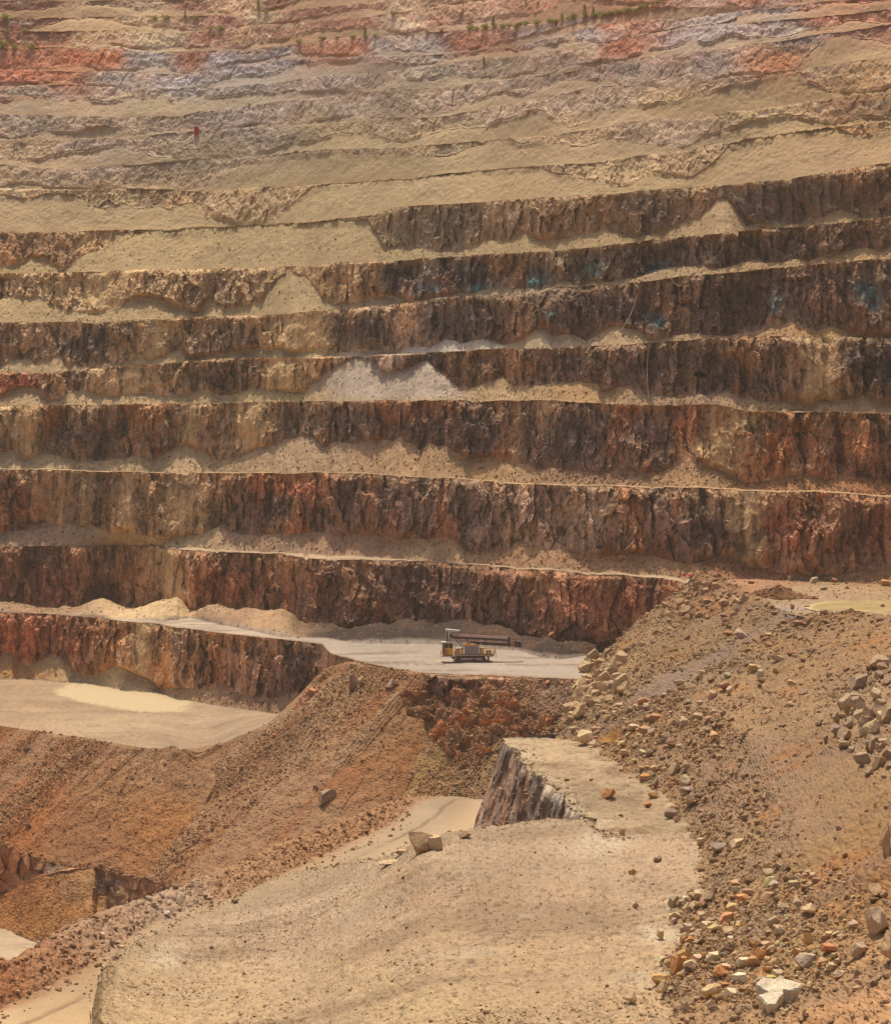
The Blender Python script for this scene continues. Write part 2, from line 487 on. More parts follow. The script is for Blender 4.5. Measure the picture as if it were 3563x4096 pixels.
def cot(k):
    base = 1 / math.tan(math.radians(ANG.get(k, 53)))
    soft = {4: (67, 300, 700), 5: (68, 500, 1000), 6: (57, 1050, 1500), 7: (58, 1350, 1700)}.get(k)
    if not soft:
        return base + U * 0
    w_ = sst(soft[1], soft[2], U)
    return (1 / math.tan(math.radians(soft[0]))) * (1 - w_) + base * w_


WID = {3: 13, 4: 12, 5: 11, 6: 10, 7: 9, 8: 5}
HFALL = 15.6

cr = {}
for k in CREST:
    zu = U * 0.0
    cr[k] = row(CREST[k], U, 5.0 if k >= 2 else 2.5, 40 + k)
    if k >= 2:                                      # ragged lip: notches bitten out of the crest
        cr[k] = cr[k] + 9.0 * sst(0.45, 0.95, ridge((U, zu, zu + k), 1 / 70.0, octv=3, seed=140 + k)) * sst(-0.3, 0.4, fbm((U, zu, zu), 1 / 260.0, octv=2, seed=170 + k))
ta = {k: row(TAL[k], U, 13.0, 90 + k) for k in TAL}
for k in range(2, 8):                                # overlapping cones of spilled rock along the ledges
    ta[k] = ta[k] - (15 if k < 5 else 11) * np.clip(ridge((U, U * 0, U * 0 + 5.1 * k), 1 / 120.0, octv=2, seed=260 + k) - 0.25, 0, 1) / 0.75 * sst(-0.5, 0.3, fbm((U, U * 0, U * 0 + k), 1 / 330.0, octv=2, seed=280 + k))
for k in range(8, 20):             # ravelled upper benches: scree climbs high in places and leaves rock bare in others
    zu = U * 0.0
    gap = np.maximum(cr[k] - cr[k + 1], 10.0)
    ta[k] = ta[k] + gap * (0.50 * fbm((U, zu, zu + 3.7 * k), 1 / 340.0, octv=4, seed=230 + k, gain=0.45) - 0.06)

Dc, Zc, Fb = {}, {}, {}
Dc[2] = d_at(row(CREST[2], U), -33.6)
Dc[1] = d_at(row(CREST[1], U), -49.4)
Fb[1] = Dc[2] - HFALL / math.tan(math.radians(ANG[1]))
right = U > 2783
Fb[1] = np.where(right, np.interp(U, [2700, 2783, 4200], [Fb[1][np.argmin(abs(U - 2700))], Fb[1][np.argmin(abs(U - 2780))], 520]), Fb[1])
Dc[2] = np.where(right, np.minimum(Dc[2], Fb[1] + 3.0), Dc[2])
Dc[1] = np.minimum(Dc[1], Fb[1] - 6)
Fb[0] = Dc[1] - HFALL / math.tan(math.radians(ANG[0]))
um = U / PV
Zf0 = np.interp(um, FPXC, ZTOP) - 0.05      # the left floor tilts up towards the debris slope
Dc[0] = np.interp(um, FPXC, DTOP) + 0.3
Dc[0] = np.where(um < 655, np.minimum(Dc[0], Fb[0] - 1.5), Fb[0] - 1.5)
Zf0 = np.where(um >= 655, -60.0, Zf0)
Zc[0] = np.full(NU, -65.0)
Zc[1] = -(cr[1] - YH) / FPX * Dc[1]
Zc[2] = -(cr[2] - YH) / FPX * Dc[2]
Fb[2] = np.interp(U, np.array([0, 400, 850, 1100, 1400, 1600, 1792, 1950]) * PV, [741, 726, 664, 627, 592, 580, 570, 562])
for k in range(2, NB + 1):
    if k > 2:
        Zc[k] = -(cr[k] - YH) / FPX * Dc[k]
    if k == NB:
        break
    if k > 2:
        Fb[k] = Dc[k] + WID.get(k, 2) + 1.5 * fbm((U, U * 0, U * 0 + k), 1 / 400.0, octv=2, seed=5 + k)
    ct = cot(k)
    nxt = (Fb[k] - Zc[k] * ct) / (1 + ct * (cr[k + 1] - YH) / FPX)
    if k + 1 > 2:
        Dc[k + 1] = np.maximum(nxt, Fb[k] + 0.4)
Zc[0] = np.full(NU, -65.0)

FACE_C = [
    (200, 2350, 110, 68, 48), (700, 2360, 150, 114, 78), (860, 2340, 125, 75, 48), (1200, 2380, 118, 78, 56), (1700, 2400, 105, 72, 56), (2050, 2420, 112, 74, 54), (2300, 2400, 118, 70, 46), (2550, 2400, 128, 78, 50),
    (60, 2560, 138, 80, 50), (300, 2560, 122, 74, 50), (480, 2600, 135, 98, 68), (640, 2640, 150, 112, 74), (900, 2640, 120, 86, 64), (1150, 2680, 108, 78, 62),
    (60, 2050, 130, 86, 58), (250, 2050, 112, 82, 60), (520, 2050, 125, 98, 70), (740, 2060, 150, 122, 86), (900, 2050, 118, 88, 66), (1120, 2020, 88, 70, 60), (1160, 1960, 130, 72, 46), (1500, 2030, 84, 64, 56), (1850, 2060, 100, 78, 66), (2100, 2060, 118, 92, 76), (2400, 2080, 124, 100, 80), (2650, 2080, 112, 88, 74), (2860, 2120, 74, 56, 54), (2990, 2100, 136, 112, 80), (3120, 2100, 124, 74, 52), (3350, 2120, 128, 92, 66), (3520, 2100, 120, 72, 48),
    (80, 1700, 135, 112, 82), (260, 1720, 84, 66, 58), (520, 1720, 112, 88, 66), (700, 1720, 104, 84, 66), (1020, 1680, 146, 118, 82), (1150, 1680, 108, 86, 66), (1400, 1680, 80, 64, 56), (1720, 1720, 84, 62, 52), (1650, 1640, 116, 74, 50), (2000, 1740, 84, 66, 60), (2300, 1760, 72, 58, 56), (2600, 1720, 90, 66, 58), (2780, 1680, 120, 72, 48), (2900, 1760, 156, 124, 84), (2980, 1690, 140, 112, 72), (3080, 1750, 128, 86, 60), (3300, 1780, 120, 84, 62), (3440, 1780, 138, 88, 54), (3540, 1760, 78, 58, 52),
    (60, 1530, 118, 68, 46), (250, 1540, 128, 102, 76), (520, 1520, 140, 116, 84), (930, 1510, 86, 66, 54), (1150, 1500, 146, 120, 82), (1500, 1460, 140, 122, 108), (1650, 1470, 70, 58, 56), (1880, 1490, 118, 90, 66), (2050, 1460, 108, 76, 54), (2250, 1500, 96, 76, 66), (2450, 1450, 92, 70, 58), (2600, 1480, 76, 62, 58), (2780, 1480, 108, 86, 66), (2950, 1530, 70, 58, 56), (3150, 1480, 104, 80, 62), (3300, 1520, 120, 92, 70), (3480, 1480, 62, 50, 50),
    (80, 1400, 130, 104, 76), (160, 1330, 122, 98, 74), (330, 1380, 78, 64, 56), (560, 1360, 112, 90, 68), (620, 1370, 134, 112, 80), (850, 1370, 100, 80, 64), (1200, 1340, 136, 114, 80), (1440, 1320, 80, 66, 58), (1620, 1300, 134, 112, 92), (1720, 1300, 66, 58, 60), (1880, 1290, 74, 64, 62), (2060, 1280, 108, 84, 62), (2300, 1250, 82, 64, 56), (2500, 1240, 66, 56, 56), (2650, 1220, 104, 74, 54), (2850, 1230, 88, 66, 56), (3100, 1200, 86, 68, 58), (3350, 1200, 104, 76, 58), (3520, 1180, 84, 68, 60),
    (200, 1170, 148, 124, 88), (450, 1180, 136, 112, 82), (700, 1140, 136, 112, 80), (920, 1170, 128, 104, 78), (1350, 1130, 130, 106, 72), (1480, 1140, 104, 86, 62), (1640, 1120, 66, 62, 64), (1900, 1090, 56, 56, 62), (2020, 1080, 108, 82, 56), (2130, 1100, 62, 60, 64), (2300, 1070, 90, 76, 60), (2450, 1040, 88, 70, 56), (2620, 1040, 78, 66, 58), (2900, 1020, 88, 70, 58), (3200, 980, 82, 66, 56), (3450, 940, 92, 70, 54),
    (40, 1020, 132, 98, 68), (200, 980, 120, 90, 66), (400, 970, 148, 122, 86), (700, 910, 160, 138, 100), (1500, 880, 118, 100, 72), (1640, 900, 104, 90, 72), (1820, 890, 92, 80, 66), (2000, 880, 128, 106, 80), (2200, 900, 112, 90, 66), (2450, 880, 112, 90, 64), (2600, 860, 84, 70, 60), (2750, 850, 116, 92, 70), (3050, 830, 84, 68, 60), (3250, 780, 88, 70, 58), (3450, 760, 98, 74, 56),
    (60, 800, 166, 142, 106), (450, 800, 138, 120, 88), (700, 800, 142, 116, 84), (1000, 800, 146, 124, 90), (1200, 790, 160, 140, 104), (1500, 760, 164, 144, 108), (2000, 740, 162, 140, 102), (2600, 700, 158, 135, 98), (2900, 660, 148, 122, 90), (3200, 610, 158, 132, 98), (3500, 560, 162, 128, 82),
    (60, 620, 165, 140, 108), (400, 610, 142, 126, 116), (800, 600, 142, 126, 104), (1100, 570, 132, 118, 104), (1350, 530, 154, 138, 100), (1800, 540, 155, 135, 98), (2300, 520, 154, 130, 96), (2700, 510, 138, 118, 100), (3050, 480, 164, 140, 100), (3400, 430, 136, 92, 64), (3520, 450, 126, 98, 70),
    (60, 480, 142, 126, 110), (500, 480, 150, 130, 108), (900, 460, 135, 122, 114), (1350, 430, 140, 126, 114), (1900, 430, 146, 128, 108), (2350, 410, 142, 122, 104), (2650, 400, 158, 132, 96), (3050, 390, 165, 138, 98), (3450, 330, 160, 122, 78),
    (120, 390, 142, 128, 114), (600, 400, 158, 140, 112), (1000, 370, 142, 132, 120), (1500, 330, 140, 126, 110), (1900, 310, 142, 126, 112), (2300, 250, 112, 94, 88), (2500, 270, 108, 96, 94), (2850, 250, 118, 102, 100), (3120, 235, 158, 102, 66), (3165, 245, 164, 92, 54), (3250, 260, 160, 136, 108), (3480, 250, 166, 134, 92),
    (60, 310, 168, 84, 58), (250, 310, 168, 98, 70), (480, 310, 148, 138, 132), (750, 320, 140, 138, 142), (1000, 300, 136, 134, 138), (1350, 270, 138, 132, 130), (1700, 270, 140, 130, 118), (2000, 250, 142, 128, 110), (2300, 170, 160, 140, 116), (2800, 140, 142, 130, 128), (3200, 130, 138, 124, 120), (3400, 140, 132, 90, 74), (3540, 130, 150, 96, 72),
    (80, 235, 170, 96, 70), (300, 230, 168, 84, 52), (440, 240, 176, 92, 50), (600, 240, 156, 150, 146), (780, 230, 150, 88, 66), (900, 250, 132, 132, 140), (1150, 220, 140, 140, 146), (1280, 200, 156, 98, 76), (1400, 200, 160, 84, 56), (1480, 190, 148, 142, 142), (1700, 180, 146, 136, 134), (1850, 160, 152, 84, 66), (2000, 170, 150, 88, 68), (2150, 160, 140, 126, 124), (2350, 130, 146, 134, 134), (2440, 180, 152, 74, 52), (2450, 80, 158, 96, 74), (2900, 80, 150, 138, 134), (3080, 40, 152, 142, 138), (3300, 60, 160, 90, 66), (3500, 60, 168, 112, 84),
    (100, 160, 128, 74, 60), (200, 160, 118, 66, 56), (350, 160, 182, 150, 110), (650, 160, 186, 166, 130), (850, 150, 142, 86, 70), (1000, 150, 168, 130, 98), (1150, 130, 150, 104, 82), (1400, 110, 150, 98, 78), (1580, 90, 184, 164, 138), (1750, 80, 176, 124, 100), (1900, 60, 180, 140, 116), (2200, 50, 176, 118, 92), (2500, 10, 172, 112, 84), (3000, -20, 160, 96, 72), (3400, -40, 168, 90, 62),
    (120, 95, 122, 74, 62), (400, 100, 178, 142, 102), (600, 95, 182, 152, 116), (900, 80, 128, 76, 66), (1050, 70, 186, 162, 130), (1250, 50, 134, 84, 72), (1420, 40, 132, 80, 70), (1600, 30, 184, 150, 118), (1800, 0, 182, 140, 110),
    (60, 20, 108, 62, 54), (200, 40, 124, 72, 60), (350, 40, 182, 150, 116), (600, 30, 184, 156, 124), (760, 20, 140, 88, 74), (950, 30, 182, 146, 112), (1200, 5, 134, 86, 74), (1500, -10, 184, 146, 112), (1000, -60, 160, 116, 90), (2000, -80, 172, 112, 84), (3300, -150, 165, 95, 68),
]
TAL_C = [
    (100, 2770, 165, 118, 72), (400, 2740, 175, 150, 112), (700, 2800, 160, 128, 98), (1000, 2830, 146, 114, 88),
    (100, 2440, 158, 126, 98), (640, 2470, 190, 162, 122), (900, 2490, 158, 126, 98), (1150, 2510, 172, 140, 104), (1500, 2560, 146, 110, 86), (2000, 2560, 142, 104, 80), (2200, 2600, 150, 110, 80), (2400, 2600, 150, 112, 82),
    (100, 2150, 160, 130, 104), (640, 2170, 196, 172, 130), (1000, 2180, 160, 130, 104), (1400, 2190, 158, 124, 98), (1780, 2200, 180, 148, 112), (2100, 2230, 165, 128, 94), (2600, 2260, 164, 128, 94), (3000, 2300, 148, 104, 76), (3200, 2420, 146, 122, 94), (3450, 2400, 150, 124, 92), (3500, 2320, 150, 112, 78),
    (100, 1850, 176, 152, 118), (600, 1850, 172, 146, 112), (1200, 1820, 170, 142, 112), (1600, 1850, 164, 132, 98), (1900, 1890, 164, 132, 94), (2400, 1915, 150, 118, 90), (2750, 1900, 164, 130, 94), (3200, 1930, 158, 116, 80), (3500, 1950, 160, 112, 76),
    (100, 1600, 172, 146, 110), (600, 1600, 172, 146, 110), (1150, 1590, 176, 154, 112), (1400, 1520, 168, 154, 142), (1550, 1540, 168, 154, 142), (1700, 1530, 166, 152, 140), (2000, 1570, 172, 146, 108), (2300, 1570, 168, 132, 92), (2700, 1605, 150, 122, 98), (3300, 1625, 162, 130, 96),
    (200, 1460, 176, 152, 118), (700, 1440, 172, 150, 114), (1250, 1400, 178, 158, 116), (1650, 1395, 196, 188, 178), (1900, 1380, 194, 184, 170), (2160, 1350, 178, 160, 132), (2500, 1345, 172, 146, 112), (3000, 1330, 162, 126, 90), (3300, 1330, 170, 130, 86), (3500, 1345, 150, 116, 86),
    (100, 1240, 170, 146, 106), (600, 1220, 168, 144, 106), (1100, 1200, 166, 144, 106), (1500, 1205, 158, 138, 110), (1900, 1180, 150, 134, 116), (2280, 1140, 170, 150, 120), (2700, 1100, 162, 138, 106), (3100, 1060, 165, 136, 98), (3450, 1010, 172, 140, 96),
    (150, 1060, 170, 148, 106), (700, 1000, 166, 144, 102), (1200, 980, 164, 144, 104), (1500, 1000, 166, 146, 106), (2000, 990, 172, 150, 108), (2400, 960, 168, 142, 102), (2900, 870, 165, 138, 104), (3360, 880, 165, 136, 98),
    (200, 860, 166, 144, 104), (800, 890, 166, 146, 104), (1400, 800, 166, 146, 106), (2000, 760, 164, 142, 102), (2600, 740, 164, 140, 100), (3000, 680, 160, 132, 96), (3400, 620, 158, 128, 96),
    (100, 720, 168, 142, 106), (800, 750, 166, 146, 110), (1500, 690, 164, 146, 108), (2200, 620, 160, 138, 100), (2800, 570, 162, 138, 100), (3300, 500, 168, 140, 90),
    (150, 640, 168, 142, 108), (700, 640, 158, 142, 108), (1300, 590, 158, 142, 106), (2000, 520, 158, 136, 102), (2600, 460, 164, 138, 100), (3300, 370, 168, 138, 92),
    (150, 540, 164, 138, 108), (700, 530, 154, 134, 110), (1500, 470, 154, 136, 110), (2300, 360, 150, 130, 106), (2800, 320, 170, 142, 102), (3300, 270, 168, 140, 96),
    (200, 435, 160, 140, 114), (900, 420, 156, 138, 112), (1600, 350, 158, 144, 122), (2200, 290, 150, 130, 104), (2700, 210, 166, 142, 112), (3300, 140, 170, 140, 108),
    (150, 340, 172, 128, 98), (600, 345, 160, 150, 132), (1000, 320, 156, 148, 138), (1600, 270, 160, 148, 130), (2500, 170, 172, 150, 118), (3200, 80, 172, 150, 122),
    (200, 280, 186, 128, 92), (700, 290, 172, 160, 146), (1300, 240, 170, 152, 136), (1700, 215, 178, 160, 138), (2300, 130, 172, 142, 116), (3100, 20, 170, 120, 92),
    (200, 190, 182, 146, 106), (700, 200, 184, 166, 128), (1200, 170, 165, 130, 98), (1800, 120, 182, 150, 124), (2500, 30, 176, 124, 96),
    (300, 110, 182, 146, 106), (1000, 100, 184, 156, 122), (1700, 20, 184, 150, 118), (400, 60, 184, 150, 112), (1200, 20, 180, 146, 112),
]
TEAL = [(2135, 1130, 34, 15), (1925, 1155, 40, 13), (2660, 1055, 20, 12), (2615, 1075, 16, 20), (2380, 1075, 30, 22), (2630, 1280, 30, 26), (3450, 1165, 40, 30), (3110, 1220, 30, 30), (3490, 1205, 22, 22), (1740, 1152, 18, 12), (2200, 1262, 14, 12)]

LVL_NAME = ['lowest', 'second', 'third', 'fourth', 'fifth', 'sixth', 'seventh', 'eighth', 'ninth', 'tenth', 'eleventh', 'twelfth', 'thirteenth',
            'fourteenth', 'fifteenth', 'sixteenth', 'seventeenth', 'eighteenth', 'nineteenth', 'twentieth']
KF = 2.15       # albedo per display value, faces
KT = 1.0      # the same for loose ground


def seg_rows(span):
    return int(np.clip(np.percentile(np.abs(span), 85) / 4.0, 3, 70))


FACE_P = {}
CHUTES = {0: [(560, 50)], 1: [(690, 42)], 2: [(735, 58), (500, 34), (2990, 46)], 3: [(1010, 52), (2890, 80), (120, 50), (760, 40)], 4: [(1150, 70), (520, 90), (3260, 80)], 5: [(1200, 90), (620, 60)], 6: [(1180, 130), (420, 90)]}
for k in range(NB):
    ct = cot(k)
    dt = (Fb[k] - Zc[k] * ct) / (1 + ct * (ta[k] - YH) / FPX)
    zt = -(ta[k] - YH) / FPX * dt
    top_z = Zc[k + 1]
    zt = np.clip(zt, Zc[k] + 0.35, np.maximum(top_z - 0.3, Zc[k] + 0.4))
    dt = Fb[k] + (zt - Zc[k]) * ct
    df = np.maximum(dt - (zt - Zc[k]) / math.tan(math.radians(36 if k < 8 else 39)), Dc[k] + 0.6)
    if k == 1:                                      # broad spoil in front of the wall behind the drill rig
        foot = row([(0, 2452), (600, 2482), (640, 2488), (760, 2474), (900, 2505), (1100, 2545), (1300, 2556), (1450, 2573), (1750, 2580), (1983, 2596), (2063, 2600), (2163, 2628), (2233, 2636), (2330, 2622), (2450, 2600)], U, 3, 77)
        df = np.clip(d_at(foot, -49.4), Dc[k] + 0.6, dt - 2.0)
    A = np.stack([Dc[k], Zf0 if k == 0 else Zc[k]], -1)
    B = np.stack([df, Zc[k]], -1)
    Cc = np.stack([dt, zt], -1)
    E = np.stack([Dc[k + 1], top_z], -1)

    def ypx(Q):
        return YH - Q[:, 1] / Q[:, 0] * FPX
    n1 = max(seg_rows(ypx(A) - ypx(B)), 4 if k > 1 else 10)
    n2 = max(seg_rows(ypx(B) - ypx(Cc)), 6)
    n3 = max(seg_rows(ypx(Cc) - ypx(E)), 8)

    def lerp(a, b, n, last):
        t = np.linspace(0, 1, n + 1)
        if not last:
            t = t[:-1]
        return a[None] * (1 - t)[:, None, None] + b[None] * t[:, None, None], t
    s1, t1 = lerp(A, B, n1, False)
    s2, t2 = lerp(B, Cc, n2, True)
    s3, t3 = lerp(Cc, E, n3, True)

    def world(S):
        d = S[..., 0]
        return np.stack([(U[None] - CXP) / FPX * d, d, S[..., 1]], -1).astype(F32)
    up = min(1.0, max(0.0, (k - 6) / 3.0))         # weathered upper benches: softer, more ravelled
    # ---- ledge and its talus
    L = world(np.concatenate([s1, s2], 0))
    p = (L[..., 0], L[..., 1], L[..., 2])
    wt = np.concatenate([np.zeros(len(t1)), np.sin(np.clip(t2, 0, 1) * math.pi) ** 0.7])[:, None]
    bump = 0.55 * fbm(p, 0.16, octv=4, seed=11) + 0.22 * fbm(p, 1.1, octv=3, seed=23)
    if k == 1:
        bump = bump + (1.6 + 1.9 * fbm((p[0], p[1] * 0, p[2] * 0), 0.13, octv=3, seed=12) + 0.8 * ridge(p, 0.1, 0.05, 0.05, 2, 13)) * np.clip((dt - df) / 22, 0, 1)[None]
    L[..., 2] += (wt * bump * (1.0 - 0.1 * up) + (1 - wt) * 0.10 * fbm(p, 0.5, octv=3, seed=31)).astype(F32)
    wtop = np.concatenate([np.zeros(len(t1)), sst(0.75, 1.0, t2)])[:, None]
    # ---- rock face
    R = world(s3)
    q = (R[..., 0], R[..., 1], R[..., 2])

    def relief(q):
        big = 2.2 * fbm(q, 0.06, 0.02, 0.03, octv=3, seed=51) + 1.2 * ridge(q, 0.085, 0.03, 0.03, 2, 53)
        rib = 0.7 * ridge(q, 0.26, 0.05, 0.08, 3, 61) + 0.35 * ridge(q, 0.8, 0.2, 0.3, 2, 66)
        h1, idc, e1 = facets(q, 0.21, 0.085, 71, 1.0)
        h2, idb, f21 = facets(q, 0.66, 0.27, 73, 1.2)
        h3, idd, e3 = facets(q, 1.8, 1.15, 75, 1.2)
        blk = 1.6 * h1 + 1.25 * h2 + 0.5 * h3
        fine = 0.42 * fbm(q, 0.7, 0.4, 0.6, octv=5, seed=81, gain=0.6)
        return big + (rib + blk) * (1 - 0.3 * up) + fine * (1 + 0.5 * up), f21, idc, idb
    rel, f21, idc, idb = relief(q)
    dark_ = 1 - up
    wf = (sst(0, 0.12, t3) * (1 - 0.35 * sst(0.93, 1.0, t3)))[:, None]
    wf = 0.35 + 0.65 * wf
    Uc = np.broadcast_to(U[None], R.shape[:2])
    # chutes where the face has ravelled: they lean out and carry loose dirt
    xu = (U - CXP) / FPX * Fb[k]
    zz = xu * 0
    chv = fbm((xu, zz + 13.0 * k, zz), 0.055, octv=4, seed=500 + k, gain=0.6)
    chu = sst(0.62, 1.0, chv)
    for (cx_, cw_) in CHUTES.get(k, ()):
        chu = np.maximum(chu, np.exp(-((U + 18 * fbm((U, zz, zz), 1 / 40.0, octv=2, seed=7) - cx_) / cw_) ** 2))
    chute = np.broadcast_to(chu[None], R.shape[:2]) * (1 - up)
    hgt = np.broadcast_to((top_z - zt)[None], R.shape[:2])
    lean = chute * (1 - t3[:, None]) * np.minimum(hgt * 0.13, 1.8)
    step = 1.2 * fbm((q[0], q[1] * 0, q[2]), 0.12, 0.1, 0.12, octv=3, seed=520 + k)
    pyR = YH - R[..., 2] / R[..., 1] * FPX
    R[..., 1] -= (wf * rel * (1 - 0.75 * chute) * (1 - 0.66 * up) + (lean + step * dark_) * sst(0, 0.1, t3)[:, None] * sst(0, 0.12, 1 - t3)[:, None]).astype(F32)
    tilt = 0.35 * fbm(q, 0.5, octv=4, seed=88)
    R[..., 2] += (tilt * np.sin(t3 * math.pi)[:, None] * (1 + up)).astype(F32)
    if k == 4:                                      # the old adit mouth, a real hole in the face
        e = ((Uc - 2803) / 27) ** 2 + ((pyR - 1497 + 4 * np.cos((Uc - 2790) / 12)) / 11) ** 2
        R[..., 1] += np.where(e < 1, 7.0, 0).astype(F32)
    # the talus meets the displaced face
    relT = relief((L[..., 0], L[..., 1], L[..., 2]))[0]
    L[..., 1] -= (wtop * 0.35 * relT).astype(F32)
    # ---- colour of the rock
    wx = 55 * fbm(q, 0.05, 0.05, 0.05, octv=4, seed=101)
    wy = 26 * fbm(q, 0.06, 0.06, 0.06, octv=4, seed=113)
    C = idw(FACE_C, Uc + wx, pyR + wy)
    if up > 0:                                      # dust takes the edge off the reds and blues up there
        g_ = C.mean(-1, keepdims=True)
        C = C * (1 - 0.14 * up) + 0.14 * up * g_ * np.array([1.22, 0.99, 0.76], F32)
    else:
        C = C * np.array([1.02, 1.02, 0.98], F32)
        g_ = C.mean(-1, keepdims=True)
        C = C * 0.8 + 0.2 * g_ * np.array([1.26, 0.98, 0.74], F32)
    st = fbm(q, 0.42, 0.1, 0.05, octv=4, seed=121, gain=0.6)
    st2 = fbm(q, 1.3, 0.3, 0.14, octv=3, seed=127)
    bl = fbm(q, 0.14, 0.14, 0.14, octv=5, seed=131, gain=0.62)
    fi = fbm(q, 0.9, 0.9, 0.9, octv=4, seed=137, gain=0.7)
    dark = 1 - up
    pale_l = {4: (400, 900), 5: (300, 1100), 6: (1050, 1500), 7: (1350, 1750)}.get(k)
    dk = dark * (1 - 0.75 * (1 - sst(pale_l[0], pale_l[1], Uc))) if pale_l else dark
    fi2 = fbm(q, 2.2, 2.2, 2.2, octv=2, seed=139)
    v = 1 + (0.34 * st + 0.36 * st2) * (0.25 + 0.75 * dark) + 0.24 * bl + (0.40 * fi + 0.22 * fi2) * (0.16 + 0.84 * dark) + (0.34 * (idb - 0.5) + 0.45 * (idc - 0.5)) * dark
    C = C * np.clip(v, 0.3, 2.0)[..., None]
    rust = sst(0.15, 0.75, fbm(q, 0.11, 0.1, 0.07, octv=4, seed=141) + 0.35 * st) * dk
    rust = rust * (0.5 if k <= 3 else 0.28)
    C = mixc(C, lin((150, 92, 48)) * (0.75 + 0.3 * fi)[..., None], np.clip(rust, 0, 0.8))
    char = sst(0.05, 0.6, fbm(q, 0.15, 0.1, 0.06, octv=4, seed=149) + 0.35 * st2) * dk * 0.58
    C = mixc(C, np.broadcast_to(lin((48, 39, 38)), C.shape), np.clip(char, 0, 1))
    crack = (1 - sst(0.0, 0.07, f21)) * 0.45 * sst(0.0, 0.6, fbm(q, 0.3, octv=3, seed=152)) * dark
    C = C * (1 - crack * 0.7)[..., None]
    # dust spilled over the lip and caught on the ribs
    ft = np.broadcast_to(t3[:, None], Uc.shape)
    dust = sst(0.5, 1.0, ft + 0.28 * st2 + 0.22 * fi - 0.16) * 0.30 + sst(0.35, 0.95, 0.6 * fbm(q, 0.22, 0.05, 0.04, octv=3, seed=151) + 0.4 * st2) * 0.35
    C = mixc(C, np.broadcast_to(lin((150, 122, 84)), C.shape), np.clip(dust * dark * (1 - 0.25 * (k <= 1)), 0, 0.7))
    cdirt = np.clip(chute * (0.75 + 0.5 * st2 + 0.3 * fi), 0, 0.85)
    C = mixc(C, lin((138, 114, 80)) * np.clip(1 + 0.25 * fi + 0.25 * st2, 0.4, 1.6)[..., None], cdirt * 0.95)
    if up > 0:
        C = mixc(C, np.broadcast_to(lin((166, 142, 112)), C.shape), 0.2 * up * np.ones_like(fi))
        big_u = fbm(q, 0.075, 0.075, 0.13, octv=4, seed=155, gain=0.6)
        C = C * np.clip(1 + 0.42 * big_u * up, 0.4, 1.6)[..., None]
        lip = sst(0.82, 1.0, ft + 0.1 * fi) * up * sst(-0.35, 0.35, fbm(q, 0.05, octv=3, seed=156))
        C = mixc(C, np.broadcast_to(lin((112, 84, 62)), C.shape), 0.6 * lip)
        vein = sst(0.72, 0.95, ridge(q, 0.10, 0.1, 0.16, 3, 157))
        C = mixc(C, np.broadcast_to(lin((190, 176, 152)), C.shape), vein * 0.6 * up)
        iron = sst(0.35, 0.8, fbm(q, 0.12, 0.1, 0.16, octv=4, seed=163)) * up * 0.2
        C = mixc(C, lin((138, 92, 62)) * np.ones_like(C), iron)
    if 4 < k < 8:
        for (tx, ty, rx, ry) in TEAL:
            e = ((Uc - tx) / (rx * 1.2)) ** 2 + ((pyR - ty) / (ry * 1.25)) ** 2
            m = np.exp(-e) * sst(-0.5, 0.3, fi + 0.4 * st2) * 0.72
            C = mixc(C, np.broadcast_to(lin((52, 112, 116)), C.shape), np.clip(m, 0, 1))
    C = C * (KF * (1 - up) + 1.55 * up)
    # ---- colour of the ledge
    UL = np.broadcast_to(U[None], L.shape[:2])
    pyL = YH - L[..., 2] / L[..., 1] * FPX
    p = (L[..., 0], L[..., 1], L[..., 2])
    CL = idw(TAL_C, UL + 60 * fbm(p, 0.06, octv=3, seed=201), pyL)
    fl = fbm(p, 0.8, octv=4, seed=211, gain=0.7)
    fb2 = fbm(p, 0.09, octv=4, seed=217)
    CL = CL * np.clip(1 + 0.22 * fl * (1 - 0.6 * up) + 0.16 * fb2, 0.4, 1.7)[..., None]
    if up > 0:                                      # scree takes the colour of the rock it fell from
        CF = idw(FACE_C, UL + 80 * fbm(p, 0.05, octv=4, seed=203), pyL - 25 + 22 * fbm(p, 0.06, octv=3, seed=204))
        g_ = CF.mean(-1, keepdims=True)
        CF = 0.75 * CF + 0.25 * g_ * np.array([1.22, 0.99, 0.76], F32)
        CL = mixc(CL, CF * 1.12, 0.6 * up * np.ones_like(fl))
    if k >= 4:
        CL = mixc(CL, lin((172, 146, 110)) * np.ones_like(CL), 0.3 * np.ones_like(fl))
    if k == 1:  # rubble from left of the rig rightwards is coloured darker
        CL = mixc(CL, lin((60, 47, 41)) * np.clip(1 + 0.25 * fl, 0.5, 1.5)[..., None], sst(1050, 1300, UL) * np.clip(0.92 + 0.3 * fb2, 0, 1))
    flat = np.concatenate([np.ones(len(t1)), 1 - sst(0.0, 0.08 if k == 1 else 0.15, t2)])[:, None] * np.ones_like(fl)
    pale = {0: (150, 130, 104), 1: (160, 146, 130), 2: (158, 136, 108)}.get(k, (168, 140, 104))
    if k == 2:
        flat = flat * (1 - 0.8 * sst(2800, 2980, UL))
    CL = mixc(CL, lin(pale) * np.clip(1 + 0.16 * fl + 0.2 * fb2, 0.5, 1.6)[..., None], flat * (0.85 if k < 3 else 0.55))
    if k == 2:                                       # the grey lane and silt beside the pond
        g = sst(0.15, 0.75, fb2 + 0.5) * sst(2850, 3000, UL) * sst(2400, 2440, pyL) * (1 - sst(3240, 3320, UL))
        CL = mixc(CL, np.broadcast_to(lin((150, 132, 124)), CL.shape), 0.75 * g)
